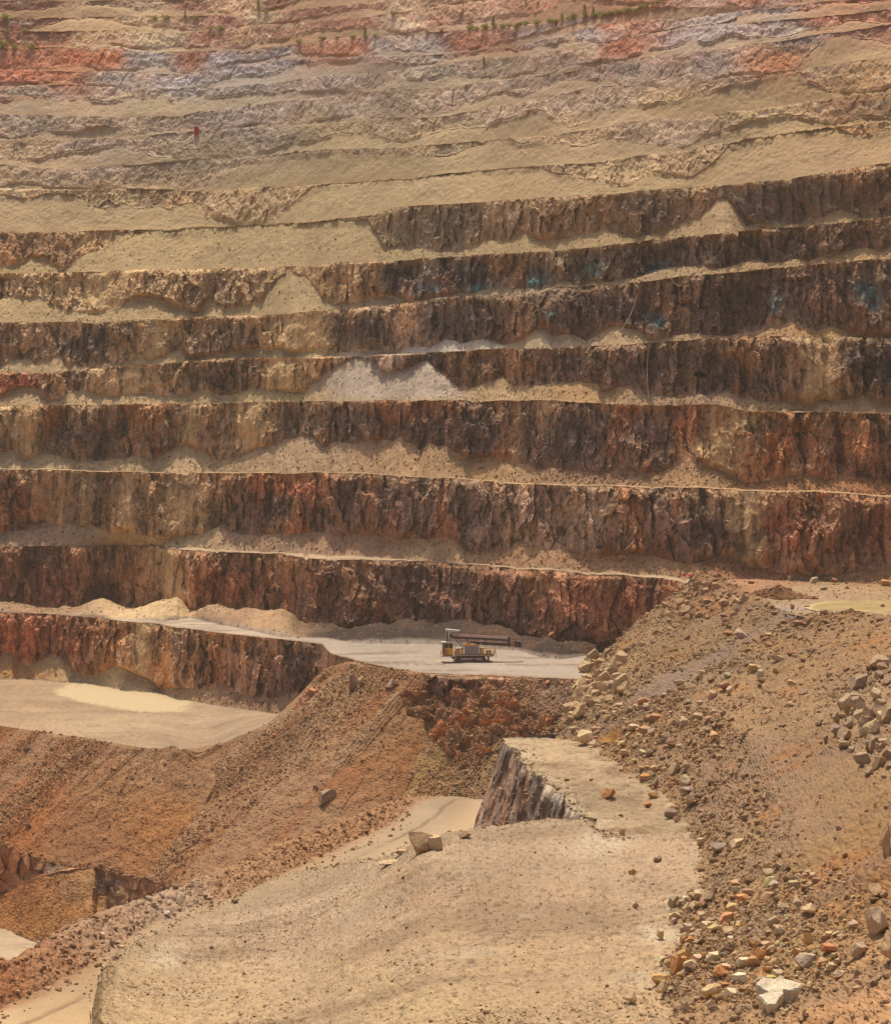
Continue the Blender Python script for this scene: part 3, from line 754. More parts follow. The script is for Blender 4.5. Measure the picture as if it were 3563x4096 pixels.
    if k == 1:
        mk = sst(0.1, 0.7, fbm(p, 0.06, 0.2, 0.1, octv=5, seed=233, gain=0.6)) * flat
        CL = mixc(CL, np.broadcast_to(lin((112, 96, 84)), CL.shape), 0.8 * mk)
        edge_w = (1 - sst(0, 5.0, L[..., 1] - Dc[1][None] + 2.0 * fl)) * flat
        CL = mixc(CL, np.broadcast_to(lin((140, 108, 78)), CL.shape), 0.7 * edge_w)
    if k == 0:                                       # drying silt fan of the left floor, wheel tracks
        e = np.maximum(((UL - 520) / 330) ** 2 * 1.0, 0) + ((pyL - 2790 - (UL - 520) * 0.12) / 52) ** 2
        e = np.minimum(e, ((UL - 430) / 150) ** 2 + ((pyL - 2755) / 40) ** 2)
        silt = (1 - sst(0.66, 0.86, e + 0.34 * fb2 + 0.22 * fl)) * (0.25 + 0.75 * flat)
        CL = mixc(CL, np.broadcast_to(lin((184, 164, 128)), CL.shape), 0.85 * silt)
        trk = sst(0.55, 0.9, ridge(p, 0.05, 0.35, 0.1, 2, 231)) * flat * (1 - silt)
        CL = mixc(CL, np.broadcast_to(lin((128, 104, 82)), CL.shape), 0.6 * trk)
    CL = CL * KT * (1 + 0.15 * up)
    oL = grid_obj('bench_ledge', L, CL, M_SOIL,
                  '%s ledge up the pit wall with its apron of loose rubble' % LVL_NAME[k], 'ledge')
    oR = grid_obj('rock_face', R, C, M_FACE,
                  '%s rock step up the pit wall, between two ledges' % LVL_NAME[k], 'rock face')
    FACE_P[k] = (L, R, len(t1))
# the ground running back from the top of the pit
T0 = world(np.stack([np.stack([Dc[NB], Zc[NB]], -1), np.stack([Dc[NB] + 40, Zc[NB] + 4], -1), np.stack([Dc[NB] * 0 + 3000, Zc[NB] + 10], -1)], 0))
grid_obj('terrain', T0, np.broadcast_to(lin((165, 110, 82)) * KT, T0.shape), M_SOIL, 'reddish ground running back from the rim of the pit', 'ground')

# the floor of the pit, below everything that shows
S_ = np.array([[[-1500, -200, -114], [1500, -200, -114]], [[-1500, 3000, -114], [1500, 3000, -114]]], float)
grid_obj('ground', S_, np.broadcast_to(lin((150, 116, 84)), S_.shape), M_SOIL, 'brown ground at the bottom of the pit', 'ground')
# ------------------------------------------------------------------ lofted ground nearer the camera
def rs(P, n):
    """resample a polyline of 3-D points to n points, evenly along its length"""
    P = np.asarray(P, float)
    s = np.r_[0, np.cumsum(np.linalg.norm(np.diff(P, axis=0), axis=1))]
    t = np.linspace(0, s[-1], n)
    return np.stack([np.interp(t, s, P[:, i]) for i in range(3)], -1)


def smooth_line(P, it=2):
    P = np.asarray(P, float)
    for _ in range(it):                              # corner cutting, ends kept
        q = np.empty((2 * len(P), 3))
        q[0::2][1:] = 0.75 * P[1:] + 0.25 * P[:-1] if len(P) > 1 else P
        a = 0.75 * P[:-1] + 0.25 * P[1:]
        b = 0.25 * P[:-1] + 0.75 * P[1:]
        q = np.concatenate([P[:1], np.stack([a, b], 1).reshape(-1, 3), P[-1:]], 0)
        P = q
    return P


def V3(pts, z=None):
    """overview pixels (+ height) to 3-D"""
    out = []
    for p in pts:
        zz = p[2] if len(p) > 2 else z
        out.append(to3(p[0] * PV, p[1] * PV, d_at(p[1] * PV, zz)))
    return np.array(out)


def loft(rows, counts, nu, even=True):
    R = [rs(r, nu) if even else np.asarray(r) for r in rows]
    out = []
    for a, b, n in zip(R[:-1], R[1:], counts):
        t = np.linspace(0, 1, n + 1)[:-1]
        out.append(a[None] * (1 - t)[:, None, None] + b[None] * t[:, None, None])
    out.append(R[-1][None])
    return np.concatenate(out, 0)


def normals(P):
    du = np.gradient(P, axis=1)
    dv = np.gradient(P, axis=0)
    n = np.cross(du, dv)
    n /= np.linalg.norm(n, axis=-1, keepdims=True) + 1e-9
    s = np.where(n[..., 2:3] < 0, -1.0, 1.0)
    return n * s


def comps(P):
    return (P[..., 0], P[..., 1], P[..., 2])


def pebbles(p, f, seed):
    f1, f21, idc = worley(p, f, f * 0.8, f * 0.6, seed)
    return np.clip(f21, 0, 0.5) * (0.4 + idc)


def inpoly(x, y, poly):
    poly = np.array(poly, float)
    c = np.zeros(x.shape, bool)
    j = len(poly) - 1
    for i in range(len(poly)):
        xi, yi = poly[i]
        xj, yj = poly[j]
        m = ((yi > y) != (yj > y))
        with np.errstate(divide='ignore', invalid='ignore'):
            xc = (xj - xi) * (y - yi) / (yj - yi + 1e-12) + xi
        c ^= m & (x < xc)
        j = i
    return c


# ---- debris fan falling from the rig bench and the left floor
def sm(a, n):
    k = np.ones(n) / n
    return np.stack([np.convolve(np.pad(a[:, i], (n // 2, n - 1 - n // 2), 'edge'), k, 'valid') for i in range(a.shape[1])], -1)


nr = 340
tv2 = np.linspace(0, 1, nr)[:, None] * np.ones((1, NF))
dbot_s = sm(DBOT[:, None], 21)[:, 0]
DD = DTOP[None] * (1 - tv2) + (dbot_s - 0.6)[None] * tv2
XX = (FPXC[None] * PV - CXP) / FPX * DD
EE, uu, vv = envelope(XX, DD)
EE = EE + (ZTOP - EE[0])[None] * (1 - tv2) ** 6
FAN = np.stack([XX, DD, EE], -1)
fb_ = FAN[-1].copy()
px, py = proj(FAN)
px, py = px / PV, py / PV
p = comps(FAN)
N = normals(FAN)
# along the fall line the debris runs in lanes: noise in the fan's own (column, length) chart
ch = (uu, vv, uu * 0)
lane = fbm(ch, 0.16, 0.018, 1, octv=4, seed=301)
CRAG = [(800, 1395), (850, 1372), (930, 1378), (1010, 1400), (1060, 1418), (1110, 1440), (1140, 1440), (1135, 1480), (1060, 1500), (1010, 1490), (960, 1530), (930, 1545), (905, 1500), (875, 1480), (850, 1440), (815, 1430)]
wxp, wyp = px + 14 * fbm(p, 0.12, octv=4, seed=311), py + 14 * fbm(p, 0.12, octv=4, seed=313)
crag = inpoly(wxp, wyp, CRAG).astype(F32)
CRAG2 = [(655, 1322), (680, 1318), (668, 1352), (640, 1392), (610, 1420), (588, 1440), (610, 1392)]
crag2 = inpoly(px + 6 * fbm(p, 0.3, octv=3, seed=317), py, CRAG2).astype(F32)
rock = fbm(p, 0.5, 0.5, 0.5, octv=4, seed=321, gain=0.6)
f1, f21, idc = worley(p, 0.5, 0.35, 0.35, 325)
edge = np.sin(np.clip(tv2 / 0.06, 0, 1) * math.pi / 2)
disp = edge * (0.9 * lane + 0.35 * fbm(p, 0.4, octv=3, seed=331) + 0.28 * pebbles(p, 1.6, 333))
disp = disp + np.clip(crag + crag2, 0, 1) * edge * (1.6 * (idc - 0.35) + 1.3 * rock - 0.6)
disp = disp - 2.2 * np.exp(-(((px - 900) / 45) ** 2 + ((py - 1520) / 45) ** 2)) * edge
FAN = (FAN + N * disp[..., None]).astype(F32)
base = idw([(0, 1500, 158, 106, 68), (60, 1600, 162, 104, 62), (30, 1680, 158, 96, 54), (200, 1560, 150, 108, 74), (280, 1530, 158, 122, 88), (150, 1700, 142, 98, 66), (330, 1650, 160, 108, 64),
            (420, 1560, 142, 106, 76), (450, 1720, 152, 104, 68), (560, 1640, 146, 104, 72), (600, 1480, 132, 102, 76), (700, 1400, 146, 114, 84), (760, 1450, 148, 112, 80), (640, 1700, 146, 110, 80),
            (730, 1610, 150, 114, 80), (760, 1520, 146, 112, 74), (850, 1520, 146, 118, 72), (880, 1580, 152, 118, 76), (960, 1585, 148, 120, 86), (830, 1370, 150, 108, 74), (960, 1370, 160, 118, 88), (1040, 1375, 154, 106, 76), (1100, 1395, 150, 128, 110)], px + 20 * lane, py, ys=1.2)
fl = fbm(p, 0.9, octv=4, seed=341, gain=0.75)
grey = sst(0.0, 0.5, lane + 0.1) * 0.65
C = base * np.clip(1 + 0.30 * fl + 0.22 * lane, 0.4, 1.7)[..., None]
C = mixc(C, np.broadcast_to(lin((150, 122, 94)), C.shape), grey * (1 - crag))
red = sst(0.3, 0.8, fbm(ch, 0.22, 0.03, 1, octv=4, seed=351)) * 0.75
C = mixc(C, np.broadcast_to(lin((146, 88, 52)), C.shape), red)
cc = mixc(lin((146, 92, 50)) * np.ones_like(C), np.broadcast_to(lin((112, 86, 74)), C.shape), sst(-0.3, 0.5, fbm(p, 0.25, octv=3, seed=355)))
cc = 3.3 * cc * np.clip(0.9 + 0.35 * fl + 0.5 * (idc - 0.5), 0.3, 1.7)[..., None] * (1 - 0.3 * (1 - sst(0, 0.1, f21)))[..., None]
C = mixc(C, cc, np.clip(crag + crag2, 0, 1) * sst(-0.75, 0.25, lane + 0.6 * rock) * 0.75)
C = mixc(C, np.broadcast_to(lin((144, 112, 76)), C.shape), 0.2 * np.ones_like(fl)) * 1.0
grid_obj('debris_slope', FAN, C, M_SOIL, 'wide brown slope of loose debris falling from the rig bench and the left floor', 'debris slope')
FANC = (px, py)

# ---- lower rock cliff, the debris below it and the lowest road
nb_ = 640
sel = np.linspace(0, np.searchsorted(proj(fb_)[0] / PV, 600.0), nb_)
ib = np.clip(sel, 0, NF - 1)
ctop = np.stack([np.interp(ib, np.arange(NF), fb_[:, i]) for i in range(3)], -1)
cpx, cpy = proj(ctop)
cpx, cpy = cpx / PV, cpy / PV
by = np.interp(cpx, [-640, -120, 0, 30, 50, 80, 110, 140, 160, 178, 186, 191, 196, 214, 224, 260, 300, 420, 600], [1800, 1800, 1795, 1786, 1772, 1764, 1757, 1750, 1745, 1741, 1746, 1768, 1800, 1800, 1846, 1856, 1862, 1880, 1900])
by = np.maximum(by + 3.0 * fbm((cpx, cpx * 0, cpx * 0), 1 / 20.0, octv=3, seed=33), cpy + 1.0)
cb_d = ctop[:, 1] - 2.2
cbase = to3(cpx * PV, by * PV, cb_d)
ry = np.interp(cpx, [-640, -200, 0, 70, 145, 200, 300, 480, 600], [1800, 1835, 1866, 1894, 1918, 1932, 1945, 1960, 1965])
zr = -95.5
rback = to3(cpx * PV, ry * PV, d_at(ry * PV, zr))
fy = np.interp(cpx, [-640, -200, 0, 85, 200, 400, 600], [1862, 1895, 1928, 1952, 1985, 2040, 2080])
rfront = to3(cpx * PV, fy * PV, d_at(fy * PV, zr))
rnear = rfront + np.array([0, -120, -4.0])
ncl = 60
t = np.linspace(0, 1, ncl)[:, None, None]
CL3 = ctop[None] * (1 - t) + cbase[None] * t
q = comps(CL3)
f1, f21, idc = worley(q, 0.55, 0.0, 0.4, 401)
rel = 1.2 * ridge(q, 0.22, 0.05, 0.08, 3, 403) + 1.3 * (idc - 0.5) + 0.7 * fbm(q, 0.7, 0.3, 0.5, octv=4, seed=405) + 1.0 * fbm(q, 0.08, octv=2, seed=406)
tall = sst(1.0, 20.0, by - cpy)[None]
CL3[..., 1] -= rel * (0.25 + 0.75 * np.sin(t[..., 0] * math.pi * 0.9)) * tall
cpy3 = proj(CL3)[1] / PV
C = idw([(0, 1740, 126, 82, 52), (60, 1750, 118, 82, 56), (110, 1745, 96, 80, 68), (150, 1742, 134, 90, 54), (200, 1790, 100, 82, 72), (240, 1800, 118, 90, 66), (300, 1800, 126, 88, 56), (350, 1790, 108, 82, 62), (420, 1800, 136, 94, 62)],
        cpx[None] + 14 * fbm(q, 0.2, octv=3, seed=411), cpy3)
fi = fbm(q, 0.9, octv=4, seed=413, gain=0.7)
C = C * np.clip(1 + 0.3 * fi + 0.4 * (idc - 0.5), 0.3, 1.8)[..., None] * (1 - 0.6 * (1 - sst(0, 0.09, f21)))[..., None] * KF * 0.9
grid_obj('rock_face', CL3, C, M_FACE, 'low dark rust rock step showing under the brown debris at the lower left', 'rock face')
LOW = loft([cbase + np.array([0, 0.6, 0]), rback], [150], nb_, even=False)
p = comps(LOW)
N = normals(LOW)
LOW = LOW + N * (0.5 * fbm(p, 0.2, octv=4, seed=421) + 0.30 * pebbles(p, 1.5, 423))[..., None]
fl = fbm(p, 0.9, octv=4, seed=425, gain=0.75)
lp = proj(LOW)[0] / PV
C = idw([(0, 1830, 162, 110, 62), (100, 1840, 160, 112, 66), (170, 1790, 156, 118, 80), (200, 1880, 156, 110, 68), (60, 1800, 158, 104, 64), (300, 1900, 156, 116, 78)], lp, proj(LOW)[1] / PV) * np.clip(1 + 0.32 * fl, 0.4, 1.8)[..., None] * 0.92
grid_obj('debris_slope', LOW, C, M_SOIL, 'orange brown cone of debris spilling below the low rock step at the lower left', 'debris slope')
ROAD = loft([rback + np.array([0, 1.0, -0.05]), rfront, rnear], [60, 20], nb_, even=False)
p = comps(ROAD)
ROAD[..., 2] += 0.12 * fbm(p, 0.3, octv=3, seed=431)
fr = fbm(p, 0.12, 0.5, 0.1, octv=4, seed=433)
C = lin((164, 142, 116)) * np.clip(1 + 0.16 * fr + 0.1 * fbm(p, 0.9, octv=3, seed=434), 0.6, 1.4)[..., None]
rp = proj(ROAD)[1] / PV
below = sst(0, 8, rp - fy[None] + 5 + 5 * fr)
C = mixc(C, lin((158, 112, 76)) * np.ones_like(C), below) * 1.0
grid_obj('haul_road', ROAD, C, M_SOIL, 'pale dusty road at the foot of the debris by the left edge', 'road')

# ---- ramp with its rocky berm
IN = [(-420, 2420, -56.5), (-100, 2230, -58), (100, 2060, -60), (300, 1935, -62), (450, 1862, -63.8), (560, 1815, -65), (680, 1770, -66), (790, 1740, -67), (900, 1740, -68), (1010, 1742, -68.3), (1230, 1735, -68.3)]
LW = [(-420, 2175, -57.5), (-160, 2085, -58.5), (0, 2030, -59), (84, 1995, -59.8), (180, 1945, -60.7), (247, 1895, -61.4), (281, 1873, -61.9), (365, 1838, -62.6), (463, 1806, -63.5), (540, 1774, -64.4), (604, 1744, -65.4), (679, 1709, -66.3), (744, 1679, -67.0), (800, 1650, -67.6), (830, 1618, -68.0), (870, 1601, -68.2), (960, 1598, -68.3), (1250, 1596, -68.3)]
lw = smooth_line(V3(LW), 2)
NR = 1000
lw = rs(lw, NR)
lpx = proj(lw)[0] / PV
nrm = np.gradient(lw, axis=0)
out = np.stack([-nrm[:, 1], nrm[:, 0], nrm[:, 0] * 0], -1)
out /= np.linalg.norm(out, axis=1, keepdims=True)
out = sm(out, 61)
inn = sm(lw - out * 27 + np.array([0, 0, 0.2]), 31)
hb = np.interp(lpx, [-400, 0, 150, 200, 300, 450, 560, 700, 790, 840], [3.0, 3.0, 2.2, 2.0, 1.8, 1.5, 1.5, 2.0, 1.2, 0.0])
hb = hb * (1 + 0.35 * fbm((lw[:, 0], lw[:, 1], lw[:, 2]), 0.12, octv=3, seed=441))
wbm = np.interp(lpx, [820, 880], [1.0, 0.35])[:, None]
crest = lw + out * 4.2 * wbm + np.stack([0 * hb, 0 * hb, hb], -1)
crest2 = crest + out * 2.0 * wbm + np.array([0, 0, -0.3])
outer = crest2 + out * 24 * wbm + np.array([0, 0, -19.0]) * wbm
RAMP = loft([inn, lw, crest, crest2, outer], [70, 26, 8, 30], NR, even=False)
p = comps(RAMP)
wb = np.zeros(RAMP.shape[0])
wb[70:] = 1
wb = sm(wb[:, None], 9)[:, 0][:, None]
N = normals(RAMP)
RAMP = RAMP + N * (wb * (0.5 * fbm(p, 0.5, octv=3, seed=443) + 0.4 * pebbles(p, 1.2, 445)) + (1 - wb) * (0.10 * fbm(p, 0.35, octv=4, seed=447)))[..., None]
fl = fbm(p, 1.2, octv=4, seed=449, gain=0.7)
fb_r = fbm(p, 0.07, octv=4, seed=451)
rx, ry_ = proj(RAMP)
rx, ry_ = rx / PV, ry_ / PV
C = idw([(0, 2050, 206, 174, 132), (100, 2020, 200, 166, 124), (60, 1990, 176, 134, 96), (200, 1925, 182, 146, 108), (300, 1870, 190, 158, 120), (450, 1800, 196, 164, 126), (600, 1750, 184, 154, 118), (750, 1690, 186, 160, 128), (850, 1640, 180, 156, 126), (900, 1615, 158, 132, 104)], rx, ry_, ys=1.5)
C = C * np.clip(1 + 0.12 * fl + 0.16 * fb_r, 0.5, 1.6)[..., None]
cb = idw([(0, 1990, 150, 100, 66), (120, 1960, 150, 108, 76), (220, 1890, 160, 128, 100), (350, 1810, 166, 138, 112), (500, 1770, 160, 122, 88), (700, 1690, 158, 118, 84)], rx, ry_, ys=1.5) * np.clip(1 + 0.3 * fl, 0.4, 1.7)[..., None]
C = mixc(mixc(C, np.broadcast_to(lin((160, 140, 112)), C.shape), 0.4 * np.ones_like(fl)) * 0.78, cb, wb * np.ones_like(fl)) * 0.95
# the wheel rut along the outer side
vrow = np.arange(RAMP.shape[0])[:, None] / 70.0
rut = np.exp(-((vrow - 0.80 + 0.02 * fb_r) / 0.012) ** 2) * sst(-0.4, 0.3, fb_r + 0.3) * (1 - wb)
C = C * (1 - 0.35 * rut)[..., None]
RAMP[..., 2] -= 0.25 * rut
pale = np.exp(-((vrow - 0.52 + 0.05 * fb_r) / 0.16) ** 2) * (1 - wb)
C = mixc(C, np.broadcast_to(lin((206, 176, 132)), C.shape), 0.35 * pale)
grid_obj('ramp_road', RAMP, C, M_SOIL, 'pale dirt ramp with a low rocky berm climbing past the lower left corner', 'ramp')

# ---- the near plateau
LIP = [(176, 2200, -53.4), (180, 2060, -54), (192, 2000, -54.6), (203, 1950, -55.6), (235, 1915, -57), (330, 1872, -59.6), (400, 1836, -61), (463, 1810, -61.8), (543, 1774, -62), (600, 1758, -61.5), (649, 1745, -59.5), (700, 1740, -57.2), (750, 1731, -55), (800, 1716, -53.2),
       (815, 1706, -52.5), (840, 1694, -51.4), (870, 1686, -50.6), (925, 1676, -50.2), (966, 1666, -50.0), (1012, 1664, -50.0), (1060, 1653, -49.9), (1120, 1651, -49.8), (1188, 1652, -49.7), (1203, 1664, -49.6), (1222, 1678, -49.5), (1300, 1676, -49.4), (1500, 1672, -49.2), (2050, 1670, -49)]
lip0 = V3(LIP)
lip_px = np.array([q_[0] for q_ in LIP], float)
lu = np.linspace(176, 2050, 1150)
lip = sm(np.stack([np.interp(lu, lip_px, lip0[:, i]) for i in range(3)], -1), 7)
mid = rs(V3([(176, 2260, -53.2), (300, 2260, -52.6), (600, 2250, -51.2), (900, 2245, -50), (1200, 2240, -49), (1500, 2240, -48.4), (2100, 2240, -47.5)]), 1150)
# columns run towards the camera: pair by picture column so that they stay apart
lx = proj(lip)[0]
mx_ = proj(mid)[0]
midp = np.stack([np.interp(lx, mx_, mid[:, i]) for i in range(3)], -1)
npl = 300
t = np.linspace(0, 1, npl)[:, None, None]
dl, dm = lip[:, 1], midp[:, 1]
dd = 1.0 / ((1 - t[..., 0]) / dl[None] + t[..., 0] / dm[None])
tw = (dd - dl[None]) / np.where(abs(dm - dl) < 1e-3, -1e-3, dm - dl)[None]
PLA = lip[None] * (1 - tw[..., None]) + midp[None] * tw[..., None]
skirt = [lip + np.array([0, 0.5, -3.0]), lip + np.array([0, 2.0, -9.0]), lip + np.array([0, 5.0, -22.0])]
PLA = np.concatenate([np.stack(skirt[::-1]), PLA], 0)
p = comps(PLA)
rise = 0.30 * fbm(p, 0.05, octv=3, seed=461) + 0.14 * fbm(p, 0.3, octv=4, seed=463) + 0.15 * pebbles(p, 1.7, 465) + 0.07 * pebbles(p, 3.2, 468) + 0.14 * fbm(p, 1.3, octv=3, seed=466)
px, py = proj(PLA)
px, py = px / PV, py / PV
rough = sst(0.1, 0.7, fbm(p, 0.06, octv=3, seed=467) + sst(1930, 2080, py) * 0.7 - sst(500, 900, px) * 0.6)
rise = rise + rough * 0.35 * pebbles(p, 1.3, 469)
fade = np.ones(PLA.shape[0])
fade[:3] = 0.6
PLA[..., 2] += rise * fade[:, None]
jag = 1.5 * fbm(p, 0.4, 0.4, 0.05, octv=5, seed=471, gain=0.6)
PLA[:4, :, 1] += jag[:4] * 0.8
PLA[:4, :, 0] += jag[:4] * 0.4
# the cracks behind the lip
fl = fbm(p, 1.0, octv=4, seed=473, gain=0.72)
fb_p = fbm(p, 0.035, 0.07, 0.1, octv=5, seed=475, gain=0.58)
C = idw([(250, 1930, 190, 158, 112), (300, 2030, 200, 166, 118), (400, 1900, 180, 150, 116), (520, 1830, 176, 150, 120), (480, 2000, 194, 160, 116), (600, 1900, 178, 148, 116), (640, 1800, 186, 160, 128), (720, 1980, 188, 156, 112), (700, 1760, 186, 162, 130),
         (900, 1720, 176, 150, 118), (850, 1800, 166, 134, 98), (900, 1900, 182, 150, 110), (1000, 1820, 158, 124, 90), (1050, 1720, 172, 144, 112), (1050, 1950, 184, 150, 108), (1150, 1820, 170, 138, 104), (1200, 1720, 182, 156, 124), (1250, 1920, 186, 154, 114), (900, 2050, 196, 164, 116), (1300, 1760, 172, 142, 110), (1300, 2040, 188, 154, 110), (1600, 2040, 186, 148, 106), (1700, 2040, 196, 158, 118)],
        px + 40 * fb_p, py, ys=1.3)
C = C * np.clip(1 + 0.38 * fl + 0.22 * fb_p, 0.45, 1.6)[..., None]
brown = sst(0.1, 0.7, fbm(p, 0.03, 0.09, 0.1, octv=5, seed=477, gain=0.65)) * 0.75
C = mixc(C, np.broadcast_to(lin((136, 106, 72)), C.shape), brown)
pw = sst(0.3, 0.85, fbm(p, 0.045, 0.10, 0.1, octv=5, seed=479, gain=0.62)) * 0.62
C = mixc(C, np.broadcast_to(lin((200, 180, 148)), C.shape), pw)
for (wx_, wy_, sx_, sy_) in ((1320, 1878, 40, 16), (1340, 1885, 30, 10), (1205, 1700, 34, 26), (1230, 1690, 40, 12), (1310, 1620, 40, 8), (330, 1925, 40, 22)):
    e = ((px - wx_) / sx_) ** 2 + ((py - wy_) / sy_) ** 2
    C = mixc(C, np.broadcast_to(lin((214, 196, 164)), C.shape), np.clip(np.exp(-e) * (0.75 + 0.6 * fl), 0, 0.9))
C = mixc(C, np.broadcast_to(lin((160, 142, 118)), C.shape), 0.42 * np.ones_like(fl)) * 0.86
spk = sst(0.25, 0.7, fbm(p, 2.4, 2.4, 1.0, octv=2, seed=478) + 0.5 * fl)
C = C * (1 - 0.42 * spk)[..., None]
near_l = (1 - sst(2, 26, np.arange(PLA.shape[0]) - 3.0))[:, None] * (1 - sst(640, 800, px)) * sst(215, 260, px)
C = mixc(C, lin((162, 140, 110)) * 0.86 * np.ones_like(C), np.clip(near_l, 0, 1) * 0.9)
grid_obj('plateau', PLA, C, M_SOIL, 'broad dusty bare plateau in the foreground', 'ground')

# ---- far part of the plateau behind the slab cliff
EDGE = [(1018, 1485), (1022, 1492), (1032, 1503), (1052, 1522), (1068, 1545), (1085, 1562), (1108, 1578), (1125, 1592), (1140, 1612), (1150, 1628), (1168, 1640), (1190, 1652), (1212, 1672), (1225, 1690)]
ed = V3(EDGE, -49.4)
far_l = np.array([ed[0]] + [e for e in ed])
edn = rs(ed, 240)
rt = edn.copy()
rt[:, 0] += 60
rt[:, 1] += 6
jg = fbm((edn[:, 0], edn[:, 1], edn[:, 2]), 0.22, octv=5, seed=481)
jg2 = facets((edn[:, 0], edn[:, 1], edn[:, 0] * 0), 0.5, 0.5, 487)[0]
edj = edn + np.stack([0.6 * jg + 0.5 * jg2, 0.2 * jg + 0.2 * jg2, -0.25 * np.abs(jg2)], -1)
back = np.stack([edj[0] + np.array([s_ * 60, s_ * 7 + 0, 0]) for s_ in np.linspace(0, 1, 260)])
FP = np.stack([edj * (1 - s_) + rt * s_ for s_ in np.linspace(0, 1, 260)], 1)
p = comps(FP)
FP[..., 2] -= 0.7 * sst(0.9, 1.0, np.linspace(0, 1, FP.shape[0]))[:, None]
FP[..., 2] += -0.02 + 0.35 * fbm(p, 0.5, octv=4, seed=464) + 0.25 * pebbles(p, 1.2, 467) + 0.18 * fbm(p, 0.2, octv=4, seed=463) + 0.10 * pebbles(p, 2.0, 465)
fl = fbm(p, 1.0, octv=4, seed=483, gain=0.72)
fb_p = fbm(p, 0.06, 0.06, 0.1, octv=4, seed=485)
C = lin((172, 148, 116)) * np.clip(1 + 0.32 * fl + 0.3 * fb_p, 0.4, 1.6)[..., None]
C = mixc(C, np.broadcast_to(lin((134, 106, 76)), C.shape), 0.7 * sst(0.0, 0.6, fbm(p, 0.12, 0.12, 0.1, octv=5, seed=486, gain=0.62)))
rim = (1 - sst(0, 3.0, FP[..., 0] - edj[:, 0][:, None])) * sst(-0.5, 0.5, fl)
C = mixc(C, np.broadcast_to(lin((204, 184, 152)), C.shape), 0.7 * rim) * 0.78
grid_obj('plateau', FP, C, M_SOIL, 'far corner of the bare plateau above the dark slab cliff', 'ground')

# ---- the slab cliff
back_pts = [ed[0] + np.array([26, 14, 0]), ed[0] + np.array([10, 8, 0])]
ctop = rs(np.concatenate([np.array(back_pts), ed[:1]]), 60)[:-1]
ctop = np.concatenate([ctop, edj], 0)
base_px = [(1120, 1600), (1010, 1640), (955, 1690), (975, 1700), (1010, 1705), (1060, 1705), (1110, 1705), (1150, 1700), (1190, 1690), (1215, 1695), (1228, 1700)]
o_ = np.array([-0.55, -0.835])
bs = ctop.copy()
dep = np.interp(np.arange(len(ctop)), [0, 59, 75, 110, 200, 260, len(ctop)], [5, 5.0, 6.5, 6.0, 4.5, 3, 2])
bs[:, 0] += o_[0] * dep
bs[:, 1] += o_[1] * dep
bs[:, 2] = -66.5
k_ = np.arange(len(ctop))
bs[:, 0] -= np.interp(k_, [40, 62, 90, 150], [0, 3.4, 1.6, 0])
nc = 130
t = np.linspace(0, 1, nc)[:, None, None]
SL = ctop[None] * (1 - t) + bs[None] * t
q = comps(SL)
along = np.r_[0, np.cumsum(np.linalg.norm(np.diff(ctop, axis=0), axis=1))][None] * np.ones((nc, 1))
chs = (along + 0.12 * (SL[..., 2] + 49), SL[..., 2], along * 0)
f1, f21, idc = worley((chs[0], chs[0] * 0, chs[1]), 0.45, 0, 0.16, 491)
rel = 0.5 * ridge(chs, 0.5, 0.07, 1, 3, 493) + 0.7 * facets((chs[0], chs[0] * 0, chs[1]), 0.3, 0.09, 494)[0] + 0.5 * facets((chs[0], chs[0] * 0, chs[1]), 0.8, 0.3, 496)[0] + 0.4 * fbm(chs, 1.1, 0.4, 1, octv=4, seed=495) + 1.1 * fbm(chs, 0.16, 0.03, 1, octv=2, seed=497)
wgt = np.sin(np.clip(t[..., 0] / 0.08, 0, 1) * math.pi / 2)
SL[..., 0] += o_[0] * rel * wgt
SL[..., 1] += o_[1] * rel * wgt
fi = fbm(chs, 1.4, 0.5, 1, octv=4, seed=499, gain=0.7)
C = lin((106, 88, 74)) * np.clip(1 + 0.34 * fi + 0.3 * (idc - 0.5), 0.3, 1.8)[..., None]
C = mixc(C, np.broadcast_to(lin((124, 86, 56)), C.shape), sst(0.15, 0.7, fbm(chs, 0.5, 0.08, 1, octv=3, seed=501)) * 0.6)
C = mixc(C, np.broadcast_to(lin((64, 56, 54)), C.shape), sst(0.1, 0.6, fbm(chs, 0.4, 0.06, 1, octv=3, seed=503)) * 0.7)
C = C * KF * (1 - 0.5 * (1 - sst(0, 0.08, f21)))[..., None]
hg = (1 - t[..., 0]) * np.ones_like(fi)
crust = sst(0.945, 1.03, hg + 0.10 * fbm(chs, 0.5, 0.3, 1, octv=4, seed=505) + 0.06 * fi) * np.interp(k_, [0, 60, 90, 120, 300], [0.4, 0.8, 1, 1, 0.9])[None]
C = mixc(C, lin((190, 174, 146)) * np.clip(1 + 0.25 * fi, 0.5, 1.4)[..., None], crust)
teal = sst(0.55, 0.9, hg + 0.2 * fi) * sst(0.2, 0.6, fbm(chs, 0.3, 0.2, 1, octv=3, seed=507)) * 0.4
C = mixc(C, np.broadcast_to(lin((112, 120, 116)), C.shape), teal)
grid_obj('slab_cliff', SL, C, M_FACE, 'dark streaked slab cliff with a pale crusted rim cutting into the plateau', 'cliff')

